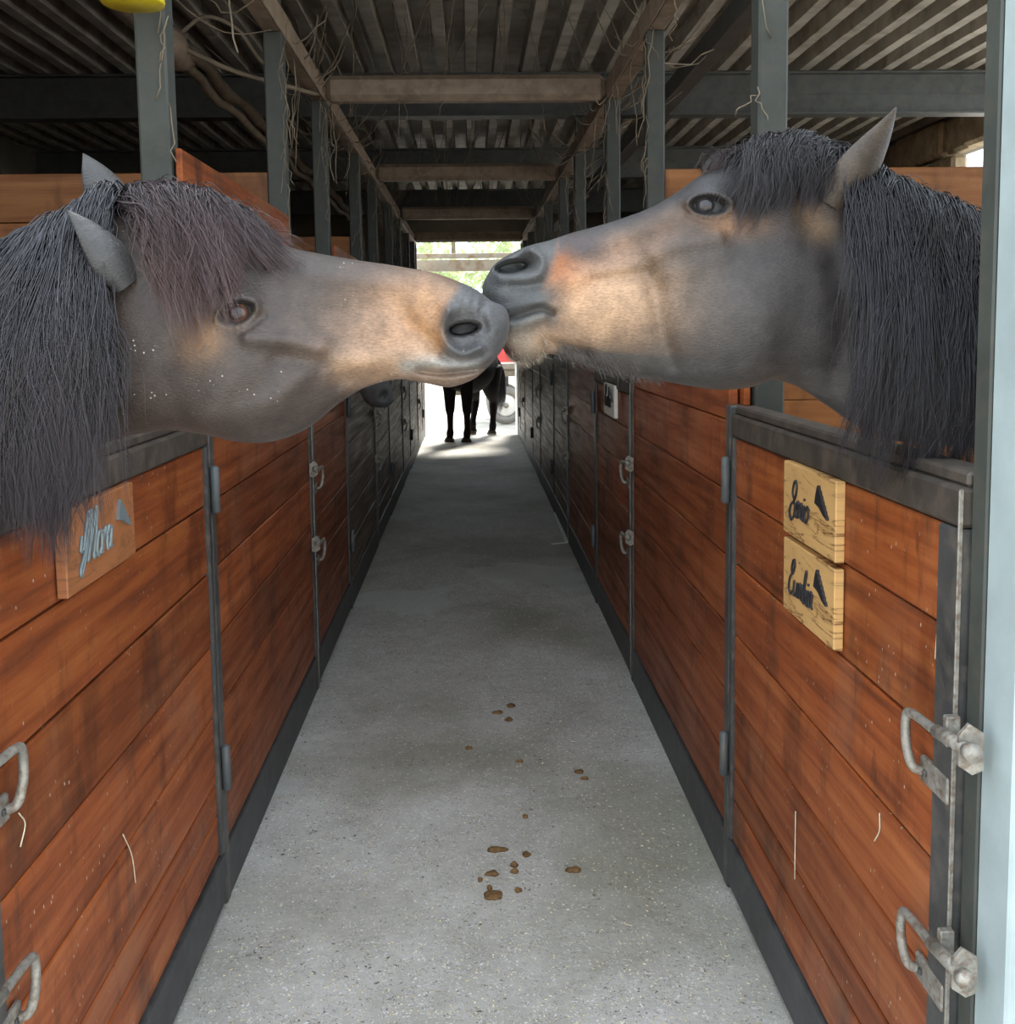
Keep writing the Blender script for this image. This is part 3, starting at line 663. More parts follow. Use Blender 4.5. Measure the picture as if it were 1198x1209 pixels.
def colour_L(uv, tt, L):
    C = np.tile(np.array((.075,.056,.048)), (len(uv),1))
    C = blend(C, 1.0*gau(uv,(300,475),90,45), (.082,.060,.050))
    C = blend(C, .8*gau(uv,(395,395),40,28), (.17,.125,.10))
    C = blend(C, 1.1*gau(uv,(478,392),46,44), (.42,.275,.185))
    C = blend(C, .9*gau(uv,(500,360),26,26), (.46,.28,.16))
    C = blend(C, 1.0*seg(uv,[(410,430),(470,425),(505,418)],14), (.42,.285,.19))
    C = blend(C, .7*seg(uv,[(485,375),(510,400),(520,412)],7), (.33,.17,.06))
    C = blend(C, .8*gau(uv,(240,398),20,20), (.34,.20,.10))
    C = blend(C, .6*gau(uv,(110,380),20,30), (.16,.11,.08))
    C = blend(C, .75*seg(uv,[(480,432),(520,428),(560,430)],7), (.34,.35,.34))
    C = blend(C, .85*seg(uv,[(505,447),(530,452),(560,446)],7), (.30,.22,.165))
    nose = sst(uv[:,0]+.25*(uv[:,1]-380)-6*np.sin(uv[:,1]*.08), 518, 534)*(1-sst(uv[:,1]-.15*(uv[:,0]-540), 415, 432))
    C = blend(C, nose*.95, (.116,.118,.124))
    r = ell(uv,(281,370),22,13,-.42); C = blend(C, .95*(1-sst(r,1.0,1.2)), (.018,.015,.015)); C = blend(C, .6*seg(uv,[(262,384),(285,386),(305,368)],4), (.20,.15,.12))
    return C**1.22*.80
near_n = Vector((0,-1,0))
def PN(px, py, Y): return np.array(P(px, py, Y))
legsL = []
def stall_legs(bs, c=(.03,.025,.024)):
    out = []
    cs = [(np.array(b[0])+np.array(b[1]))/2 for b in bs]
    for (i, j, hind) in ((2, 3, 0), (5, 6, 1)):
        ax = cs[j]-cs[i]; ax[2] = 0; ax /= np.linalg.norm(ax); lat = np.array((-ax[1], ax[0], 0)); o = cs[i].copy(); o[2] = 0
        for sgn in (1, -1):
            q = o+lat*sgn*.16
            if not hind: pp = [(0,.95,.11), (.0,.75,.085), (0,.58,.055), (0,.45,.05), (0,.36,.036), (0,.2,.032), (-.01,.13,.04), (-.03,.06,.036), (-.04,.045,.05), (-.05,.0,.058)]
            else: pp = [(-.02,1.0,.16), (-.04,.8,.13), (.0,.62,.07), (.09,.5,.05), (.08,.4,.045), (.06,.2,.034), (.05,.13,.042), (.02,.06,.036), (.015,.045,.05), (.0,.0,.058)]
            out.append((limb_arrays([(*(q+ax*a+np.array((0,0,z))), r) for a, z, r in pp]), c))
    return out
earsL = [(ear_arrays(PN(150,336,1.545), PN(79,248,1.50), (-.55,.55,-.5), .036, .62, 1.75), (.036,.034,.034)),
         (ear_arrays(PN(142,262,1.665), PN(98,181,1.70), (-.75,.55,.15), .038, .7, 1.75), (.036,.034,.034))]
horseL, LL = near_horse(dict(label='dusty bay horse with brown forelock and grey nose reaching over the single-plate door', category='horse'), -1, STL, YL, PXL, BODYL, feats_L, colour_L, M_COATL, earsL,
                        ((279,371), .021, (.10,.045,.03), .62), stall_legs(BODYL))

STR = [((569,338),(570,352),11,0,1), ((574,327),(577,374),24,0,.9), ((584,312),(589,402),32,.05,.85), ((600,301),(602,423),37,.08,.8), ((622,291),(622,429),39,.1,.8), ((648,284),(648,418),38,.1,.8),
       ((675,275),(675,426),36,.06,.85), ((705,267),(708,436),39,.08,.85), ((740,256),(742,444),45,.08,.85), ((772,243),(778,449),52,.06,.85), ((803,224),(815,456),60,.02,.85), ((833,204),(850,460),66,0,.85),
       ((870,192),(885,457),70,0,.85), ((910,184),(910,449),68,0,.9), ((950,184),(940,456),62,0,.95), ((1000,206),(975,478),56,0,1), ((1050,238),(1012,503),57,0,1), ((1100,258),(1055,520),63,-.1,1), ((1150,284),(1115,526),73,-.15,1)]
STR = [x+(YR-.004*max(0, i-13),) for i, x in enumerate(STR)]
BODYR = [((1.0,1.73,1.66),(1.06,1.73,1.33),.13), ((1.2,1.80,1.60),(1.34,1.82,.98),.20), ((1.52,1.97,1.56),(1.54,1.98,.80),.26), ((1.9,2.15,1.54),(1.9,2.15,.72),.29), ((2.35,2.38,1.47),(2.35,2.38,.72),.31),
         ((2.75,2.58,1.50),(2.75,2.58,.84),.29), ((3.0,2.71,1.42),(2.98,2.70,.97),.22), ((3.11,2.77,1.28),(3.08,2.75,1.08),.08)]
def feats_R(uv):
    d = 9*gau(uv,(858,400),55,48)+4*gau(uv,(850,440),50,20)
    d += 7*seg(uv,[(772,300),(800,290),(845,280)],8)-6*seg(uv,[(765,312),(770,330)],10)+4*seg(uv,[(790,318),(850,300)],12)
    d += 7*seg(uv,[(812,236),(832,226),(856,234)],8)-4*gau(uv,(880,225),20,15)-5*gau(uv,(735,295),32,18)
    d += 4*seg(uv,[(672,330),(760,312)],10)-5*seg(uv,[(700,332),(765,322)],6)-6*seg(uv,[(775,345),(782,395),(795,430)],8)+4*gau(uv,(720,370),40,24)
    d += 4*seg(uv,[(660,300),(720,286),(780,262)],9)
    r = ell(uv,(836,243),23,11,.05); d += -6*(1-sst(r,.70,1.0)); d += 4.5*np.exp(-((r-1.20)/.14)**2)*(.55+.45*(uv[:,1] < 243)); d += -3*seg(uv,[(812,252),(838,262),(862,256)],3)
    d += 8*seg(uv,[(628,297),(637,306),(634,322),(615,330),(590,328)],6)+7*seg(uv,[(592,306),(608,300),(624,298)],6)
    r = ell(uv,(605,315),22,8.5,-.18); d += -24*(1-sst(r,.6,1.15)); d += -16*gau(uv,(623,308),8,6,.6)
    d += -3*seg(uv,[(605,337),(640,336)],4)+5*seg(uv,[(585,345),(610,352),(640,352)],10)
    d += -9*seg(uv,[(596,376),(612,373),(628,367),(640,365),(652,369)],2.6)+4*seg(uv,[(600,366),(640,357),(655,361)],5)+5*seg(uv,[(605,385),(640,375)],6)
    d += 5*gau(uv,(618,410),22,14)-6*seg(uv,[(648,405),(690,418)],6)
    d += -4*gau(uv,(958,260),14,30)-6*seg(uv,[(985,290),(1000,380),(985,450)],13)+3*gau(uv,(900,380),40,40)
    return d*1.3
def colour_R(uv, tt, L):
    C = np.tile(np.array((.052,.045,.045)), (len(uv),1))
    C = blend(C, .9*gau(uv,(850,350),60,42), (.070,.062,.060))
    C = blend(C, .8*gau(uv,(900,395),45,30), (.070,.062,.060))
    C = blend(C, 1.15*gau(uv,(705,352),62,42), (.50,.335,.215))
    C = blend(C, .9*gau(uv,(722,300),36,14,-.3), (.30,.19,.13))
    C = blend(C, 1.0*gau(uv,(655,305),22,26,-.2), (.42,.17,.060))
    C = blend(C, .9*gau(uv,(690,292),20,12,-.3), (.075,.062,.068))
    C = blend(C, .85*gau(uv,(865,264),30,13), (.27,.15,.075)); C = blend(C, .8*gau(uv,(790,262),24,16,-.3), (.17,.105,.065))
    C = blend(C, .9*gau(uv,(958,245),12,12), (.26,.17,.11)); C = blend(C, .8*gau(uv,(968,268),14,12), (.24,.16,.09))
    C = blend(C, .8*sst(-(uv[:,1]-(258-(uv[:,0]-740)*.42)), -16, 4)*(uv[:,0] > 660), (.050,.046,.050))
    C = blend(C, .85*sst(uv[:,1]-.08*uv[:,0], 352, 362)*(uv[:,0] > 652)*sst(uv[:,0], 650, 668), (.080,.073,.070))
    nose = 1-sst(uv[:,0]+.35*(uv[:,1]-340)*(uv[:,1] < 340)-.45*np.clip(uv[:,1]-345, 0, 30), 634, 652)
    nose = np.maximum(nose*(1-sst(uv[:,1], 385, 405)), .9*gau(uv,(640,352),16,12)); C = blend(C, nose*.96, (.106,.112,.115))
    C = blend(C, .8*gau(uv,(630,372),18,5,-.2), (.20,.21,.21))
    C = blend(C, .9*gau(uv,(618,408),22,12), (.40,.34,.27)); C = blend(C, .8*gau(uv,(645,398),16,14), (.40,.27,.18))
    C = blend(C, 1.0*gau(uv,(596,419),8,8), (.075,.022,.030))
    r = ell(uv,(836,243),23,11,.05); C = blend(C, .95*(1-sst(r,1.0,1.2)), (.016,.013,.013))
    return C**1.22*.80
earsR = [(ear_arrays(PN(978,243,1.68), PN(1058,127,1.65), (-.55,.75,-.2), .040, .62, 1.7), (.056,.041,.029)),
         (ear_arrays(PN(1000,240,1.83), PN(1025,222,1.86), (-.3,.75,.0), .036, .7), (.056,.041,.029))]
horseR, LR = near_horse(dict(label='dark bay horse with tan muzzle and long black mane behind the two-plate door', category='horse'), 1, STR, YR, PXR, BODYR, feats_R, colour_R, M_COATR, earsR,
                        ((835,243), .021, (.028,.026,.028), .60), stall_legs(BODYR))

# hair draped over the lofted neck
def drape(L, n, t_rng, th0, th1, off, wave, drift, K=16, clumps=60, hang=0.0, droop=(0,0,0), tpow=1.0):
    ct = rng.uniform(*t_rng, clumps); cph = rng.uniform(0, 6.28, clumps); cw = rng.uniform(.5, 1.3, clumps); ce = rng.uniform(.78, 1.08, clumps); cd = rng.normal(0, 1, clumps); co = rng.uniform(0, 1, clumps)
    ci = rng.integers(0, clumps, n); s = np.linspace(0, 1, K)[None]
    spread = (t_rng[1]-t_rng[0])*.05; cf = rng.uniform(6, 13, clumps); cp2 = rng.uniform(0, 6.28, clumps)
    t = ct[ci][:,None]+rng.normal(0, spread, n)[:,None]*(1-.80*s)+(drift+.35*cd[ci])[:,None]*s**1.3
    th = th0+rng.normal(0, .12, n)[:,None]*(1-s)+(th1-th0)*(s**tpow)*(ce[ci]*rng.uniform(.80, 1.06, n))[:,None]
    amp = wave*cw[ci][:,None]*s**.7; t = t+amp*np.sin(s*cf[ci][:,None]+cph[ci][:,None])+.35*amp*np.sin(s*2.3*cf[ci][:,None]+cp2[ci][:,None])+rng.normal(0, .04, (n,1))*s
    stray = (rng.uniform(0, 1, n) > .88)[:,None]*s; t = t+stray*rng.normal(0, .35, (n,1)); 
    t = np.clip(t, 0, len(L.S)-1.001)
    D = L.sample(t); o = .004+off*(.35*co[ci]+.65*rng.uniform(0, 1, n))[:,None]*np.minimum(1, s*4+.35)+.012*np.sin(s*cf[ci][:,None]*1.2+cp2[ci][:,None])*s+.02*stray*rng.uniform(0, 1, (n,1)); o = np.maximum(o, .002)
    Pp = L.surf(D, th, o)
    if hang or any(droop):
        Pp = Pp+np.array(droop)*(s**2)[...,None]; Pp[...,2] -= hang*(s**2.2)*rng.uniform(.6, 1.1, n)[:,None]
    return Pp, ci
def hair_object(parent, name, groups, cols, **tg):
    Vs, Fs, Cs, b = [], [], [], 0
    for (paths, ci), (c0, c1), rad in zip(groups, cols, [g[2] for g in tg['rads']]) if False else [(g[0], g[1], g[2]) for g in groups]:
        V, Fc = hair_arrays(paths, rad*rng.uniform(.7, 1.4, len(paths)), rad*.12); S, K, _ = paths.shape
        br = (rng.uniform(.55, 1.5, (S,1))*(.75+.5*((ci*.618) % 1))[:,None]); s = np.linspace(0, 1, K)[None]**1.4
        c = (np.array(c0)*(1-s[...,None])+np.array(c1)*s[...,None])*br[...,None]
        Cs.append(np.repeat(c.reshape(-1,3), 3, 0)); Vs.append(V); Fs.append(Fc+b); b += len(V)
    V = np.vstack(Vs); Fc = np.vstack(Fs); pl = np.array(parent_loc(parent))
    return link(name, big_mesh(name, V-pl, Fc, np.vstack(Cs)), M_HAIR, parent, pl)
BLK = (.011,.011,.015)
G = [(drape(LL, 700, (15.7, 16.9), 0.05, 2.5, .05, .22, -.55, K=22, clumps=34, hang=.07), (BLK, (.036,.029,.036)), .00085),
     (drape(LL, 6000, (15.8, 19.2), 0.0, 2.5, .055, .26, .15, K=22, clumps=95, hang=.15), ((.016,.016,.022), (.055,.043,.052)), .00085),
     (drape(LL, 900, (15.8, 19.0), -.3, 1.5, .03, .3, .15, K=18, clumps=50), (BLK, (.05,.036,.042)), .0007)]
hair_object(horseL, 'mane', G, None)
G = [(drape(LL, 2600, (13.4, 15.7), -.15, 1.28, .035, .22, -2.0, K=18, clumps=60), ((.020,.016,.019), (.095,.052,.052)), .0008),
     (drape(LL, 1500, (12.8, 15.2), -.45, .85, .03, .2, -2.9, K=18, clumps=40), ((.020,.017,.021), (.080,.050,.050)), .0008),
     (drape(LL, 900, (13.8, 15.4), -.1, 1.62, .02, .25, -1.6, K=18, clumps=40), ((.022,.017,.02), (.13,.072,.062)), .0007)]
hair_object(horseL, 'forelock', G, None)
G = [(drape(LR, 6000, (15.0, 19.4), 0.0, 2.4, .05, .22, .3, K=22, clumps=95, hang=.10), ((.006,.0055,.008), (.020,.017,.022)), .00085),
     (drape(LR, 1300, (15.0, 18.9), -.3, .7, .035, .25, .25, K=16, clumps=80), ((.006,.0055,.008), (.020,.018,.02)), .0008)]
hair_object(horseR, 'mane', G, None)
G = [(drape(LR, 2600, (12.6, 15.4), -.2, 1.1, .035, .2, -1.3, K=16, clumps=60), ((.007,.006,.008), (.022,.016,.017)), .0008),
     (drape(LR, 700, (12.2, 14.4), -.4, .35, .015, .15, -1.4, K=16, clumps=30), ((.010,.008,.009), (.04,.025,.024)), .0007)]
hair_object(horseR, 'forelock', G, None)
def tuft(L, n, t_rng, th_rng, vec, ln, jit):
    t = rng.uniform(*t_rng, n); th = rng.uniform(*th_rng, n); D = L.sample(t); p = L.surf(D, th, -.001); s = np.linspace(0, 1, 7)[None,:,None]
    d = np.array(vec)[None]+rng.normal(0, jit, (n,3)); Pp = p[:,None]+d[:,None]*s*(ln*rng.uniform(.5, 1.3, n))[:,None,None]; Pp[...,2] -= (s[...,0]**2)*ln*.25
    return Pp, np.arange(n)
G = [(tuft(LR, 500, (2.6, 4.8), (1.9, 3.4), (.45,-.35,-.45), .013, .25), ((.30,.25,.19), (.42,.36,.28)), .0003),
     (tuft(LR, 700, (5.2, 9.0), (2.4, 3.7), (.45,-.1,-.5), .017, .22), ((.04,.036,.038), (.10,.085,.075)), .00035)]
hair_object(horseR, 'chin_hair', G, None)

# further horses: head profile reused in its own plane
def generic_horse(tagd, loc, heading, height, neck_pts, head_at, head_dir, col, cocked=True, tail=True, legs=True, mat=M_COATR, thick=1.0):
    """local frame: +X forward, +Y to its left, Z up; heading is the angle of +X"""
    sc = height/1.5; tops, bots, W, K, E = [], [], [], [], []
    hd = np.array([math.cos(head_dir), math.sin(head_dir)])           # in local XZ, poll -> muzzle
    pn = np.array([-hd[1], hd[0]]);
    if pn[1] < 0: pn = -pn
    for (a, b, wd, k, e, yp) in STL[:16]:
        for src, dst in ((a, tops), (b, bots)):
            q = (np.array((src[0]-170.0, -(src[1]-330.0))))*.00128
            ang0 = math.atan2(-48, 430); ca, sa = math.cos(-ang0), math.sin(-ang0); q = np.array((q[0]*ca-q[1]*sa, q[0]*sa+q[1]*ca))
            p = np.array(head_at)+hd*q[0]+pn*q[1]; dst.append((p[0], 0, p[1]))
        W.append(wd*.00128); K.append(k); E.append(e)
    for (tx, tz, bx_, bz, wd) in neck_pts: tops.append((tx,0,tz)); bots.append((bx_,0,bz)); W.append(wd); K.append(-.05); E.append(.92)
    side = np.tile(np.array((0,1.0,0)), (len(tops),1))
    L = Loft(tops, bots, W, side, K, E, [(0, 15, 90), (15, len(tops)-1, 70)], N=56)
    uvx = L.V[...,0]
    V, Fc = L.mesh(); tt = np.repeat(L.t, 56); th = np.tile(L.th, len(L.t))
    r = (tt-3.6)**2/.55+((np.where(th > math.pi, 2*math.pi-th, th)-1.35)/.42)**2; hole = np.exp(-r*1.5); nsg = np.sign(np.sin(th))
    V = V.copy(); V[:,1] -= nsg*hole*.022
    C = np.tile(np.array(col), (len(V),1)); C = blend(C, .8*np.exp(-((tt-7.0)/2.0)**2), np.array(col)*1.9); C = blend(C, sst(-tt, -4.2, -3)*.7, (.045,.048,.05))
    parts, cols = [(V, Fc)], [C]
    for sg in (1, -1):
        q = np.array(head_at)+pn*.10; b = np.array((q[0], sg*.06, q[1])); e = ear_arrays(b, b+np.array((pn[0]*.12-hd[0]*.05, sg*.03, pn[1]*.12-hd[1]*.05)), (hd[0], sg*.7, hd[1]), .03, .7); parts.append(e); cols.append(np.tile(np.array(col), (len(e[0]),1)))
    if legs:
        for fx, hind, ys in ((.46, 0, (.13, -.13)), (-.60, 1, (.14, -.14))):
            for yv in ys:
                ck = hind and cocked and yv < 0
                if not hind: pp = [(.03,.98,.13), (.0,.78,.10), (0,.60,.060), (0,.46,.052), (0,.38,.038), (0,.2,.033), (.01,.13,.042), (.03,.06,.037), (.035,.045,.05), (.05,0,.060)]
                elif not ck: pp = [(.08,1.05,.20), (.05,.85,.17), (.0,.68,.095), (-.09,.53,.055), (-.10,.44,.048), (-.07,.22,.035), (-.06,.13,.043), (-.03,.06,.038), (-.025,.045,.05), (0,0,.060)]
                else: pp = [(.10,1.03,.20), (.10,.84,.16), (.06,.68,.095), (-.05,.55,.056), (-.05,.46,.048), (.04,.25,.035), (.08,.17,.043), (.07,.09,.038), (.075,.07,.05), (.10,.005,.045)]
                e = limb_arrays([((fx+a)*sc, yv*sc, z*sc, rr*sc*(thick if z < .7 else 1)) for a, z, rr in pp], 14); parts.append(e); cc = np.tile(np.array(col), (len(e[0]),1)); cc[e[0][:,2] < .06] = (.07,.06,.05); cols.append(cc)
    V, Fc = multi(parts); C = np.vstack(cols)
    ca, sa = math.cos(heading), math.sin(heading); R = np.array([[ca,-sa,0],[sa,ca,0],[0,0,1]])
    o = thing('horse', loc, **tagd); me = from_np('body', V@R.T, Fc, True, C); link('body', me, mat, o, loc)
    Ll = L
    if tail:
        n, K_ = 500, 12; s = np.linspace(0, 1, K_)[None]; a = rng.uniform(0, 6.28, n)[:,None]; rd = .09*np.sqrt(rng.uniform(0, 1, n))[:,None]
        x = (-.86-.10*np.sin(s*2.4)-rd*np.cos(a)*np.sin(s*2.6+.25)*.9)*sc; y = (rd*np.sin(a)*np.sin(s*2.6+.25)*1.5+.015*np.sin(s*8+a*.3)+.16*np.sin(s*2.2))*sc; z = (1.27-.95*s*rng.uniform(.75, 1.05, n)[:,None]+.03*(1-s))*sc
        Pp = np.stack([x,y,z], -1)@R.T+np.array(loc)
        hair_object(o, 'tail', [((Pp, np.arange(n)), ((.014,.013,.015), (.05,.045,.05)), .0028)], None)
    # mane
    n = 500; t = rng.uniform(15.2, 17.6, n); sgn = rng.choice([-1, 1], n); s = np.linspace(0, 1, 8)[None]; th = sgn[:,None]*(s*1.7)+rng.normal(0, .06, (n,1))
    Pm = L.surf(L.sample(np.clip(t[:,None]+.3*s, 0, 19)), th, .012); hair_object(o, 'mane', [((Pm@R.T+np.array(loc), np.arange(n)), ((.014,.013,.015), (.04,.036,.038)), .0025)], None)
    for sg in (1, -1):
        q = L.surf(L.sample(np.array(11.9)), np.array(sg*1.15)); eye_ball(o, tuple(R@(q-np.array((0, sg*.008, 0)))+np.array(loc)), .02, (.02,.014,.012))
    return o
TORSO = [(.62,1.50,.78,.98,.15), (.42,1.53,.66,.82,.22), (.15,1.50,.15,.72,.27), (-.25,1.43,-.25,.72,.30), (-.60,1.48,-.60,.86,.28), (-.80,1.38,-.78,1.0,.20), (-.90,1.24,-.88,1.08,.06)]
def nk(sc, *extra): return [tuple(v*sc for v in x) for x in list(extra)+TORSO]
generic_horse(dict(label='black horse standing in the bright far doorway, one hind foot cocked', category='horse'), (-0.03, 15.05, 0), math.atan2(-.94, -.34), 1.5,
              nk(.95, (1.12,1.72,1.22,1.40,.085), (.9,1.62,1.06,1.20,.11)), (1.18, 1.60), -1.0, (.011,.009,.009), mat=M_COATFAR, thick=1.3)
generic_horse(dict(label='dark horse hanging its muzzle over a stall door behind the dusty bay', category='horse'), (-2.12, 5.30, 0), 0.0, 1.5,
              nk(1.0, (1.22,1.80,1.20,1.56,.09), (.98,1.72,1.04,1.40,.11)), (1.42, 1.70), -1.03, (.035,.032,.032), tail=False)

# ------------------------------------------------------------------ things outside the far doorway
def farm_trailer():
    o = thing('farm_trailer', (1.2, 18.2, -.1), 'red farm trailer with pale wheels parked beyond the far doorway', 'trailer')
    Y = 18.2; Z = -.1
    bx('side_board', (.15, Y-.02, 1.02), (3.0, Y+.03, 1.36), M_RED, o, .01); bx('side_board', (.15, Y+1.5, 1.02), (3.0, Y+1.55, 1.36), M_RED, o, .01)
    bx('bed', (.12, Y-.04, .90), (3.05, Y+1.57, 1.0), M_GALV, o, .01); bx('chassis_rail', (.0, Y+.1, .76), (3.05, Y+.2, .88), M_GALV, o, .01); bx('chassis_rail', (.0, Y+1.3, .76), (3.05, Y+1.4, .88), M_GALV, o, .01)
    for yy_ in (Y+.02, Y+1.4):
        for xx in (.62, 2.3):
            a = np.linspace(0, 2*math.pi, 33); wv = thing('wheel', (xx, yy_, .25)); wv.parent = o; wv.location = Vector((xx, yy_, .25))-parent_loc(o)
            ring = np.stack([xx+.27*np.cos(a), np.full(33, yy_), .25+.27*np.sin(a)], -1); tube('tyre', ring, .075, M_TYRE, wv, 10)
            V, Fc = tube_arrays(np.array([(0,-.05,0),(0,-.03,0),(0,.03,0),(0,.05,0)]), [.17,.20,.20,.17], 24); link('rim', from_np('rim', V, Fc, True), M_WHITE, wv, (xx, yy_, .25))
            V, Fc = tube_arrays(np.array([(0,-.08,0),(0,.08,0)]), [.05,.05], 12); link('hub', from_np('hub', V, Fc, True), M_GALV, wv, (xx, yy_, .25))
    for xx in (.62, 2.3): tube('axle', [(xx, Y+.02, .25), (xx, Y+1.4, .25)], .035, M_STEEL, o)
    for xx in (.62, 2.3):
        for yv in (Y+.15, Y+1.35): bx('spring_bracket', (xx-.06, yv-.03, .26), (xx+.06, yv+.03, .77), M_STEEL, o)
farm_trailer()
def tree(x, y, h, r, label, seed):
    rg = np.random.default_rng(seed); o = thing('tree', (x, y, -.1), label, 'tree', 'trees beyond the far doorway')
    tr_ = [(x, y, -.1, .13), (x+.05, y, h*.3, .10), (x-.05, y, h*.6, .07), (x, y, h*.9, .02)]
    V, Fc = limb_arrays(tr_, 10); c = np.array((x, y, 0)); link('trunk', from_np('trunk', V-c, Fc, True), M_BARK, o, c)
    n = 3200; d = rg.normal(0, 1, (n,3)); d /= np.linalg.norm(d, axis=1)[:,None]; p = np.array((x, y, h*.66))+d*r*(rg.uniform(.25, 1, n)**.5)[:,None]*np.array((1,1,.85))
    p += .25*np.sin(p*3.1); a = rg.normal(0, 1, (n,3)); a /= np.linalg.norm(a, axis=1)[:,None]; b = np.cross(a, rg.normal(0, 1, (n,3))); b /= np.linalg.norm(b, axis=1)[:,None]
    V = np.stack([p-a*.11, p+b*.05, p+a*.11, p-b*.05], 1).reshape(-1,3); link('foliage', big_mesh('foliage', V-c, np.arange(n*4).reshape(n,4), smooth=False), M_LEAF, o, c, kind='stuff')
tree(-.35, 27, 5.5, 2.0, 'slim pale green tree whose trunk shows through the far doorway', 1)
tree(3.4, 30, 6.5, 2.6, 'broad green tree standing behind the red trailer', 2)
tree(-4.2, 31, 6.0, 2.6, 'broad green tree standing farther off, behind the slim tree', 3)

# ------------------------------------------------------------------ small things
b_ = thing('yellow_bucket', (P(160, 10, 2.62).x, 2.60, P(160, 8, 2.62).z), 'yellow plastic bucket hung high on a grey post', 'bucket')
c = Vector(b_.location); rr = .076
V, Fc = tube_arrays(np.array([(0,0,0), (0,0,.008), (0,0,.012), (0,0,.17), (0,0,.175), (0,0,.185)]), [rr*.96, rr, rr*.97, rr*1.18, rr*1.25, rr*1.25], 32); link('shell', from_np('shell', V, Fc, True), M_YELLOW, b_, c)
tube('handle', [c+Vector((rr*1.2*math.cos(a), .0, .17+.15*math.sin(a))) for a in np.linspace(0, math.pi, 14)], .004, M_GALV, b_, 6)
tube('hook', [c+Vector((0, 0, .32)), c+Vector((0, .07, .335)), c+Vector((0,.145,.335))], .005, M_GALV, b_, 6)
def clump(px, py, sx, sy, seed):
    p = P(px, py, 3.0); d = (p-CAM); q = CAM+d*(CAM.z/-d.z); rg = np.random.default_rng(seed)
    bm = bmesh.new(); bmesh.ops.create_icosphere(bm, subdivisions=3, radius=1)
    ph = rg.uniform(0, 6, 6)
    for v in bm.verts:
        k = .85+.16*math.sin(v.co.x*3+ph[0])+.14*math.sin(v.co.y*3.3+ph[1])+.10*math.sin(v.co.z*9+v.co.x*9+ph[2]); v.co = Vector((v.co.x*k*sx, v.co.y*k*sy, max(v.co.z*k, -.2)*.010+.002))
    me = bpy.data.meshes.new('dung'); bm.to_mesh(me); bm.free(); me.polygons.foreach_set('use_smooth', [True]*len(me.polygons))
    o = link('dung_clump', me, M_DUNG, None, (q.x, q.y, 0)); tag(o, 'small crumbled brown dung clump on the concrete aisle', 'dung', 'dung clumps on the aisle floor')
for i, (px, py, a, b) in enumerate([(588,1004,.030,.022), (622,1010,.016,.014), (607,1022,.015,.016), (607,1030,.014,.012), (580,1032,.020,.018), (582,1058,.028,.026), (612,1052,.011,.014), (567,1040,.008,.009), (578,1050,.010,.010), (676,1028,.020,.022), (587,842,.022,.02), (600,850,.020,.022), (603,834,.026,.016), (683,912,.018,.016), (690,920,.012,.012), (620,965,.010,.012), (554,884,.014,.012), (613,900,.012,.012)]): clump(px, py, a, b, i)
# straw chaff strewn on the aisle: uncountable
def chaff():
    n = 5200; rg = np.random.default_rng(5); x = rg.uniform(-.69, .69, n); y = 1.9+6.5*rg.uniform(0, 1, n)**1.6; a = rg.uniform(0, 6.28, n); l = rg.uniform(.0012, .0042, n)*np.where(rg.uniform(0, 1, n) > .98, 2.5, 1); wd = rg.uniform(.0008, .0018, n)
    d = np.stack([np.cos(a), np.sin(a), 0*a], -1); e = np.stack([-np.sin(a), np.cos(a), 0*a], -1); p = np.stack([x, y, 0*x], -1); V = []
    for z in (0.0003, .0022):
        for u, v in ((-1,-1), (1,-1), (1,1), (-1,1)): V.append(p+d*(u*l)[:,None]+e*(v*wd)[:,None]+np.array((0,0,z)))
    V = np.stack(V, 1).reshape(-1,3); base = (np.arange(n)*8)[:,None,None]; q = np.array([(4,5,6,7),(0,1,5,4),(1,2,6,5),(2,3,7,6),(3,0,4,7)])[None]
    o = link('straw_chaff', big_mesh('straw_chaff', V, (base+q).reshape(-1,4), smooth=False), M_STRAW, None, (0,0,0)); tag(o, 'fine straw chaff scattered over the concrete aisle', 'straw', kind='stuff')
chaff()
# single straws stuck to the doors
def straw(px, py, px2, py2, s, label, bend=.01):
    def hit(a, b):
        d = fw+rt*((a-PX)/F)+up*((PY-b)/F); t = (s*(PLX-.003))/d.x; return CAM+d*t
    a, b = hit(px, py), hit(px2, py2); m_ = (a+b)/2+Vector((0, bend, 0))
    o = tube('straw', smooth_path([a, m_, b], 10), .0012, M_STRAW, None, 6); tag(o, label, 'straw', 'single straws stuck on the stall doors')
straw(145, 985, 160, 1042, -1, 'bent pale straw stuck low on the one-plate door', .015)
straw(22, 960, 24, 1000, -1, 'short curled straw stuck low on the one-plate door', .02)
straw(939, 958, 938, 1038, 1, 'long straight straw stuck low on the two-plate door', .0)
straw(1038, 960, 1032, 993, 1, 'short kinked straw stuck low on the two-plate door', -.012)
straw(1106, 748, 1104, 778, 1, 'pale chip of straw below the two name plates', .0)
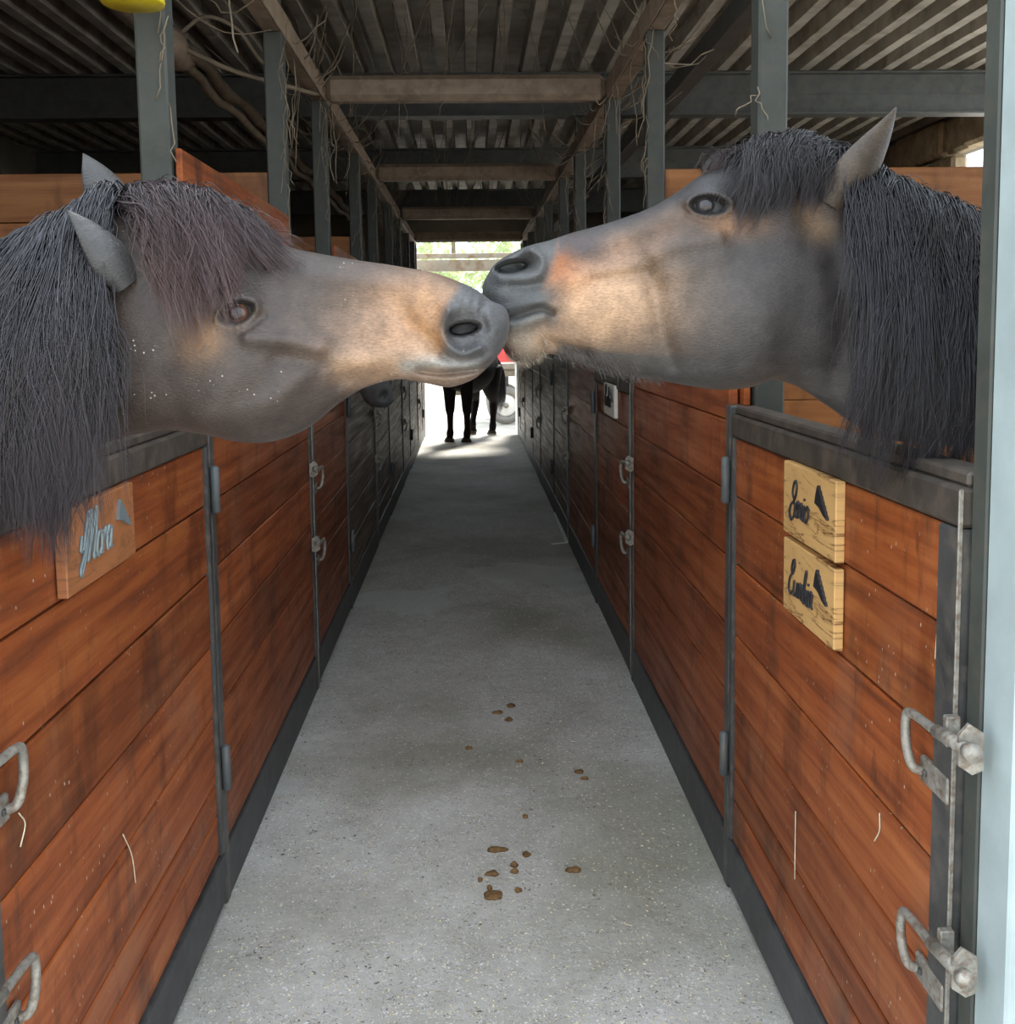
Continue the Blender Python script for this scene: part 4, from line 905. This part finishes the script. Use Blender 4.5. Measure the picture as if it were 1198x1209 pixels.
# white strip lying on the floor
def floor_pt(px, py): d = fw+rt*((px-PX)/F)+up*((PY-py)/F); return CAM+d*(CAM.z/-d.z)
a, b, c = floor_pt(655, 606), floor_pt(669, 641), floor_pt(651, 643)
o = thing('plastic_strip', (b.x, b.y, 0), 'bent white plastic strip lying on the aisle floor', 'strip')
for q, r_ in ((a, b), (b, c)):
    d = (r_-q); L_ = d.length; d.normalize(); e = Vector((-d.y, d.x, 0))*.012
    prism('strip_arm', [q+e+Vector((0,0,.001)), r_+e+Vector((0,0,.001)), r_-e+Vector((0,0,.001)), q-e+Vector((0,0,.001))], (0,0,.006), M_WHITE, o)
# dusty cobwebs on the roof steel: uncountable
def cobwebs():
    rg = np.random.default_rng(9); parts = []
    def sag(a, b, s, r, k=7):
        t = np.linspace(0, 1, k)[:,None]; p = np.array(a)*(1-t)+np.array(b)*t; p[:,2] -= s*np.sin(t[:,0]*math.pi); p += rg.normal(0, .006, p.shape); parts.append(tube_arrays(p, r, 4))
    for s in (-1, 1):
        for i in range(150):
            y = rg.uniform(3.2, 14); x0 = s*.80+rg.normal(0, .03)
            k = rg.integers(0, 4)
            if k == 0: sag((x0, y, 2.87), (x0+rg.normal(0,.05), y+rg.normal(0,.06), 2.87-rg.uniform(.1,.45)), 0, rg.uniform(.0015,.004))
            elif k == 1: sag((x0, y, 2.88), (x0+s*rg.uniform(.2,.5), y+rg.normal(0,.3), 3.0+rg.uniform(-.1,.4)), .08, rg.uniform(.0015,.005))
            elif k == 2: sag((x0, y, 2.95), (x0+rg.normal(0,.3), y+rg.normal(0,.3), 3.40), .03, rg.uniform(.0015,.004))
            else: sag((x0, y, 2.90), (x0-s*rg.uniform(.05,.25), y+rg.uniform(-.3,.3), 2.9+rg.uniform(-.05,.3)), .06, rg.uniform(.0015,.004))
        for y in PY_[1:]:
            for i in range(9):
                z = rg.uniform(2.2, 2.85); sag((s*.77, y-.045, z), (s*.77+rg.normal(0,.03), y-.05, z-rg.uniform(.05,.3)), 0, .002)
    for y in (5.8, 8.8, 11.8):
        for i in range(16):
            x = rg.uniform(-.7, .7); sag((x, y+rg.uniform(-.06,.06), 3.0), (x+rg.normal(0,.1), y+rg.normal(0,.15), 3.40), 0, rg.uniform(.0015,.004))
            if i % 3 == 0: sag((x, y-.05, 2.87), (x+rg.normal(0,.03), y-.05, 2.87-rg.uniform(.05,.22)), 0, .002)
    V, Fc = multi(parts); o = link('cobwebs', from_np('cobwebs', V, Fc, True), M_WEB, None, (0,0,0)); tag(o, 'dusty cobweb strands hanging from the roof steel', 'cobweb', kind='stuff')
cobwebs()
